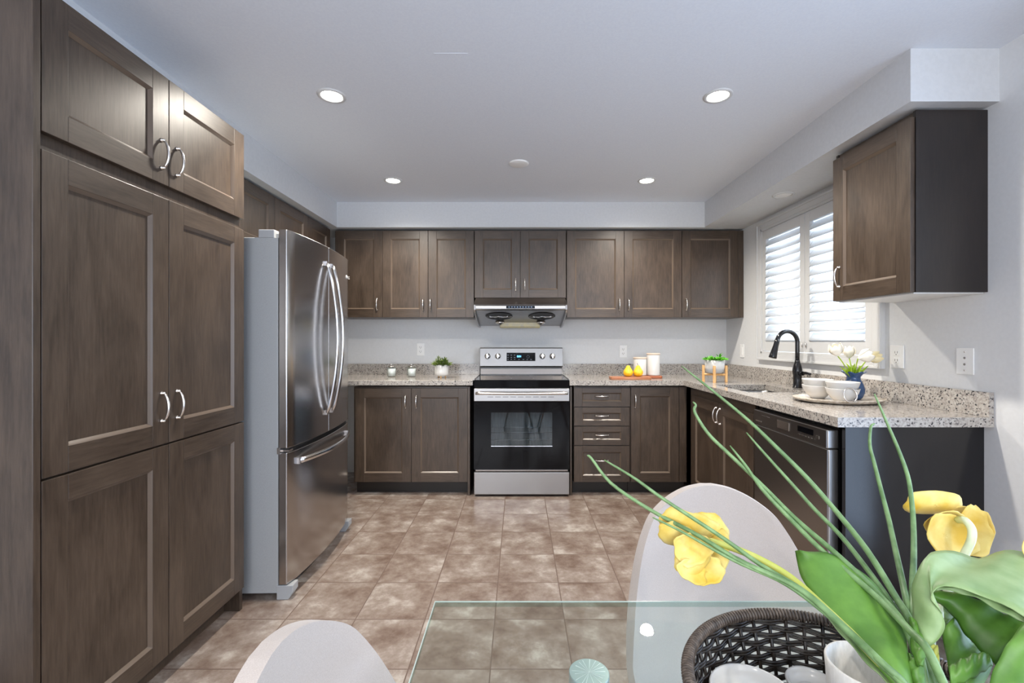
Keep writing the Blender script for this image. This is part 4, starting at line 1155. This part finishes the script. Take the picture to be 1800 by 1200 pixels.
grass([(1062, 808, .60), (1115, 840, .59), (1165, 876, .58), (1266, 942, .568), (1338, 993, .56), (1418, 1042, .545), (1490, 1106, .525), (1552, 1166, .502), (1596, 1210, .488)], 'grass stem just above the left tulip, second from the far left', toff=(-.014, -.006))
grass([(1147, 909, .575), (1200, 935, .57), (1290, 985, .56), (1380, 1026, .55), (1460, 1086, .532), (1540, 1160, .508), (1585, 1206, .492)], 'short thin grass stem crossing the front of the left tulip', r1=.0028, toff=(-.015, .0))
grass([(1198, 643, .72), (1257, 690, .70), (1317, 740, .68), (1367, 788, .66), (1417, 838, .64), (1471, 900, .61), (1524, 967, .58), (1573, 1047, .56), (1606, 1110, .54)], 'longest grass stem, its tip over the corner of the granite counter', r1=.0040, toff=(.0, .008))
grass([(1218, 706, .68), (1223, 712, .68), (1221, 724, .68), (1245, 762, .67), (1282, 798, .66), (1338, 851, .64), (1400, 913, .61), (1471, 974, .58), (1545, 1045, .555), (1600, 1120, .53)], 'grass stem with a crooked hooked tip in front of the sink cabinet', toff=(-.006, .010))
grass([(1283, 783, .66), (1310, 817, .65), (1340, 860, .63), (1387, 910, .61), (1449, 971, .585), (1533, 1042, .55), (1600, 1109, .515), (1640, 1160, .495)], 'grass stem crossing over the large left leaf toward the vase', r1=.0040, toff=(.006, -.014))
grass([(1312, 760, .68), (1345, 798, .67), (1390, 848, .65), (1430, 893, .63), (1480, 944, .61), (1530, 1008, .58), (1572, 1068, .56), (1605, 1125, .54)], 'grass stem running down in front of the dishwasher door', toff=(.002, .012))
grass([(1538, 744, .68), (1531, 750, .68), (1529, 782, .67), (1537, 815, .66), (1550, 866, .64), (1562, 912, .62), (1573, 962, .60), (1586, 1020, .575), (1602, 1090, .55)], 'upright grass stem with a hooked tip just below the counter edge', toff=(.004, .004))
grass([(1537, 692, .66), (1560, 745, .65), (1580, 792, .64), (1596, 838, .63), (1603, 885, .61), (1606, 932, .60), (1606, 985, .58), (1604, 1040, .565), (1610, 1100, .545)], 'upright grass stem with its tip on the granite, left of the right tulip', r1=.0038, toff=(.010, .006))

# ------------------------------------------------------------------ big yellow tulips
def petal(m, C, U, V, hu, hv, cup=.3, ruff=.06, seed=0, flip=1, power=2.2):
    """cupped petal: U long axis, V cross axis; superellipse outline"""
    C = Vector(C); U = Vector(U).normalized(); V = (Vector(V) - U * Vector(V).dot(U)).normalized(); Nn = U.cross(V) * flip
    rnd = random.Random(seed); ph = [rnd.uniform(0, 6) for _ in range(4)]; rows = []; nr, na = 7, 28
    for i in range(nr + 1):
        s = i / nr; row = []
        for k in range(na):
            a = 2 * PI * k / na; c, sn = math.cos(a), math.sin(a)
            g = (abs(c) ** power + abs(sn) ** power) ** (-1 / power)
            g *= 1 + ruff * s * (math.sin(3 * a + ph[0]) * .6 + math.sin(7 * a + ph[1]) * .4)
            x, y = c * g * s, sn * g * s
            bend = cup * (x * x * .7 + y * y) * min(hu, hv) + ruff * s * s * .25 * min(hu, hv) * math.sin(4 * a + ph[2])
            row.append(C + U * hu * x + V * hv * y + Nn * bend)
        rows.append(row)
    m.grid(rows, smooth=True, closed=True)
def px_petal(m, x, y, D, ang, hu_px, hv_px, tilt=(0, 0), cup=.4, ruff=.06, seed=0, flip=1, power=2.2):
    """petal roughly facing the viewer; ang = rotation in picture plane, tilt leans it out of that plane"""
    k = D / F; c = WF(x, y, D); a = math.radians(ang)
    U = Vector((math.cos(a), tilt[0], math.sin(a))); V = Vector((-math.sin(a), tilt[1], math.cos(a)))
    petal(m, c, U, V, hu_px * k, hv_px * k, cup, ruff, seed, flip, power)
def yellow_tulip(label, heads, stem, sm, stem_r, leaf=None):
    pts = [WF(*p) for p in stem] + [Vector((VMO.x, VMO.y, .85)), Vector(VBOT)]
    r = thing('tulip', tuple(VBOT), label, 'flower', 'large yellow tulips in the glass vase')
    build('stem', MB().tube(spline(pts, 40), stem_r, 12), sm, r)
    for h in heads:
        m = MB(); px_petal(m, **h); build('petal', m, petal_y, r, solid=.0010, fix=False)
    return r
D1 = .60
t1 = yellow_tulip('drooping yellow tulip in front of the cream chair back',
    [dict(x=1212, y=932, D=D1, ang=-14, hu_px=56, hv_px=31, tilt=(.1, -.4), cup=.45, ruff=.13, seed=1, flip=-1),
     dict(x=1190, y=945, D=D1 - .004, ang=-30, hu_px=36, hv_px=24, tilt=(.3, -.3), cup=.4, ruff=.13, seed=2, flip=-1),
     dict(x=1215, y=962, D=D1 - .012, ang=10, hu_px=32, hv_px=26, tilt=(-.1, .2), cup=.45, ruff=.13, seed=3, flip=1),
     dict(x=1222, y=985, D=D1 - .014, ang=35, hu_px=36, hv_px=24, tilt=(.2, .2), cup=.45, ruff=.13, seed=4, flip=-1),
     dict(x=1213, y=1003, D=D1 - .008, ang=-25, hu_px=30, hv_px=18, tilt=(.2, .5), cup=.45, ruff=.13, seed=5, flip=1),
     dict(x=1242, y=1004, D=D1 - .002, ang=20, hu_px=30, hv_px=19, tilt=(.2, .4), cup=.45, ruff=.13, seed=6, flip=1),
     dict(x=1262, y=970, D=D1 + .006, ang=70, hu_px=36, hv_px=18, tilt=(.3, .6), cup=.4, ruff=.13, seed=7, flip=-1),
     dict(x=1250, y=934, D=D1 + .008, ang=-38, hu_px=42, hv_px=25, tilt=(.1, -.2), cup=.4, ruff=.12, seed=9, flip=-1),
     dict(x=1235, y=950, D=D1 + .016, ang=-40, hu_px=46, hv_px=34, tilt=(0, 0), cup=.5, seed=8, flip=-1)],
    [(1244, 950, .588), (1280, 960, .585), (1330, 980, .578), (1390, 1015, .568), (1460, 1078, .548), (1530, 1148, .522)], stem_yel, .0042)
D2 = .62
t2 = yellow_tulip('yellow tulip seen from behind against the dark counter end panel',
    [dict(x=1646, y=888, D=D2 + .006, ang=-2, hu_px=53, hv_px=23, tilt=(.05, -.25), cup=.35, ruff=.05, seed=11, flip=-1, power=3),
     dict(x=1655, y=912, D=D2 + .002, ang=0, hu_px=34, hv_px=26, tilt=(0, -.4), cup=.4, ruff=.13, seed=12, flip=1),
     dict(x=1660, y=941, D=D2 + .002, ang=-8, hu_px=46, hv_px=36, tilt=(.1, .3), cup=.45, ruff=.13, seed=13, flip=1, power=2.6),
     dict(x=1700, y=935, D=D2 + .010, ang=60, hu_px=44, hv_px=28, tilt=(.2, .3), cup=.45, ruff=.13, seed=14, flip=1),
     dict(x=1720, y=930, D=D2 + .014, ang=75, hu_px=38, hv_px=17, tilt=(.3, .6), cup=.4, ruff=.13, seed=15, flip=1),
     dict(x=1690, y=915, D=D2 + .024, ang=-30, hu_px=36, hv_px=26, tilt=(0, 0), cup=.5, seed=16, flip=1)],
    [(1684, 913, .612), (1697, 915, .598), (1708, 930, .592), (1707, 950, .592), (1695, 975, .595), (1678, 1010, .60), (1655, 1070, .585), (1635, 1130, .56)], stem_pale, .0046)
t3 = yellow_tulip('yellow tulip cut off by the right edge of the photo',
    [dict(x=1818, y=958, D=.55, ang=40, hu_px=34, hv_px=22, tilt=(.2, .3), cup=.45, ruff=.13, seed=21, flip=1),
     dict(x=1832, y=940, D=.56, ang=70, hu_px=40, hv_px=26, tilt=(.2, .3), cup=.45, ruff=.13, seed=22, flip=1),
     dict(x=1845, y=950, D=.56, ang=10, hu_px=34, hv_px=26, tilt=(.2, .3), cup=.45, ruff=.13, seed=23, flip=1)],
    [(1835, 965, .55), (1850, 1080, .54), (1810, 1230, .53), (1730, 1290, .52)], stem_pale, .0042)

def px_leaf(parent, A, B, mt, bulge=.01, n=28, m_=11, fold=0, label=None):
    """ruled, bulged leaf blade between two edge curves given as (x, y, distance)"""
    a = spline([WF(*p) for p in A], n); b = spline([WF(*p) for p in B], n); rows = []
    for i in range(n):
        row = []; d = b[i] - a[i]
        for j in range(m_):
            t = j / (m_ - 1); p = a[i] + d * t
            view = (p - Vector((0, 0, H))).normalized()
            p = p - view * (bulge * math.sin(PI * t) + fold * (1 - abs(2 * t - 1)))
            p = p + Vector((0, 0, .0010 * math.sin(i * .9 + j * .5)))
            row.append(p)
        rows.append(row)
    return build('leaf', MB().grid(rows), mt, parent, solid=.0010, fix=False, label=label)
# broad left leaf belongs to the left tulip
px_leaf(t1, [(1398, 968, .59), (1402, 990, .585), (1412, 1022, .575), (1442, 1063, .56), (1482, 1108, .545), (1522, 1152, .53), (1562, 1196, .515), (1600, 1240, .505)],
        [(1420, 968, .585), (1462, 975, .58), (1508, 1000, .57), (1548, 1038, .56), (1572, 1075, .55), (1590, 1110, .54), (1598, 1160, .525), (1612, 1240, .51)], leaf_g, .010)
px_leaf(t1, [(1395, 1022, .575), (1440, 1070, .56), (1485, 1122, .55), (1530, 1172, .535), (1570, 1210, .52)],
        [(1400, 1018, .578), (1452, 1068, .566), (1500, 1118, .552), (1545, 1165, .54), (1585, 1205, .525)], leaf_pale, .002, label='paler underside strip')
# upper right leaf: rises from the vase, folds over to the right
px_leaf(t2, [(1606, 1100, .535), (1604, 1060, .535), (1603, 1030, .53), (1615, 1000, .53), (1628, 978, .535), (1640, 969, .545), (1680, 970, .56), (1720, 980, .57), (1760, 969, .565), (1800, 971, .56), (1850, 990, .55)],
        [(1634, 1134, .525), (1652, 1122, .52), (1661, 1100, .515), (1656, 1078, .512), (1642, 1062, .510), (1636, 1048, .510), (1650, 1032, .508), (1690, 1034, .503), (1735, 1050, .498), (1785, 1075, .49), (1850, 1120, .48)], leaf_pale, .008)
px_leaf(t2, [(1642, 1021, .528), (1680, 1026, .520), (1720, 1036, .512), (1760, 1052, .505), (1800, 1066, .498), (1850, 1080, .49)],
        [(1642, 1036, .526), (1680, 1040, .517), (1722, 1054, .507), (1765, 1078, .498), (1800, 1092, .490), (1850, 1110, .48)], leaf_pale, .003, label='pale blue-green folded edge')
px_leaf(t2, [(1636, 1040, .545), (1680, 1040, .54), (1722, 1054, .535), (1765, 1078, .53), (1802, 1094, .52)],
        [(1638, 1052, .548), (1672, 1078, .545), (1695, 1112, .54), (1722, 1142, .535), (1752, 1170, .53)], leaf_g, .008, label='green blade under the fold')
px_leaf(t2, [(1658, 1060, .556), (1660, 1090, .553), (1658, 1110, .55)], [(1680, 1078, .556), (1672, 1095, .553), (1664, 1108, .55)], leaf_pale, .001)
t3b = px_leaf(t3, [(1655, 1112, .545), (1662, 1145, .54), (1668, 1180, .53), (1672, 1215, .525), (1680, 1250, .52)],
        [(1680, 1078, .548), (1706, 1125, .545), (1738, 1150, .54), (1742, 1172, .53), (1705, 1250, .52)], leaf_g, .010)
px_leaf(t3, [(1668, 1172, .52), (1690, 1158, .518), (1716, 1148, .518), (1738, 1148, .522)], [(1672, 1205, .512), (1700, 1196, .512), (1725, 1182, .514), (1745, 1168, .518)], leaf_g, .006)
px_leaf(t3, [(1736, 1230, .47), (1742, 1190, .475), (1760, 1150, .48), (1785, 1112, .485), (1825, 1070, .49)],
        [(1830, 1250, .455), (1840, 1210, .46), (1850, 1170, .465), (1860, 1130, .47), (1870, 1080, .48)], leaf_g, .010)
px_leaf(t1, [(1596, 1148, .53), (1594, 1170, .525), (1600, 1200, .52), (1610, 1240, .51)], [(1606, 1152, .528), (1622, 1165, .522), (1626, 1195, .515), (1632, 1240, .51)], leaf_g, .005)
px_leaf(t2, [(1598, 1085, .535), (1600, 1110, .53), (1602, 1140, .525), (1612, 1170, .52)], [(1606, 1085, .532), (1620, 1112, .526), (1628, 1142, .52), (1622, 1170, .516)], leaf_g, .006)
px_leaf(t2, [(1634, 1134, .54), (1642, 1150, .535), (1650, 1180, .53), (1652, 1215, .52)], [(1648, 1132, .54), (1650, 1150, .535), (1654, 1180, .53), (1668, 1215, .52)], stem_yel, .002)
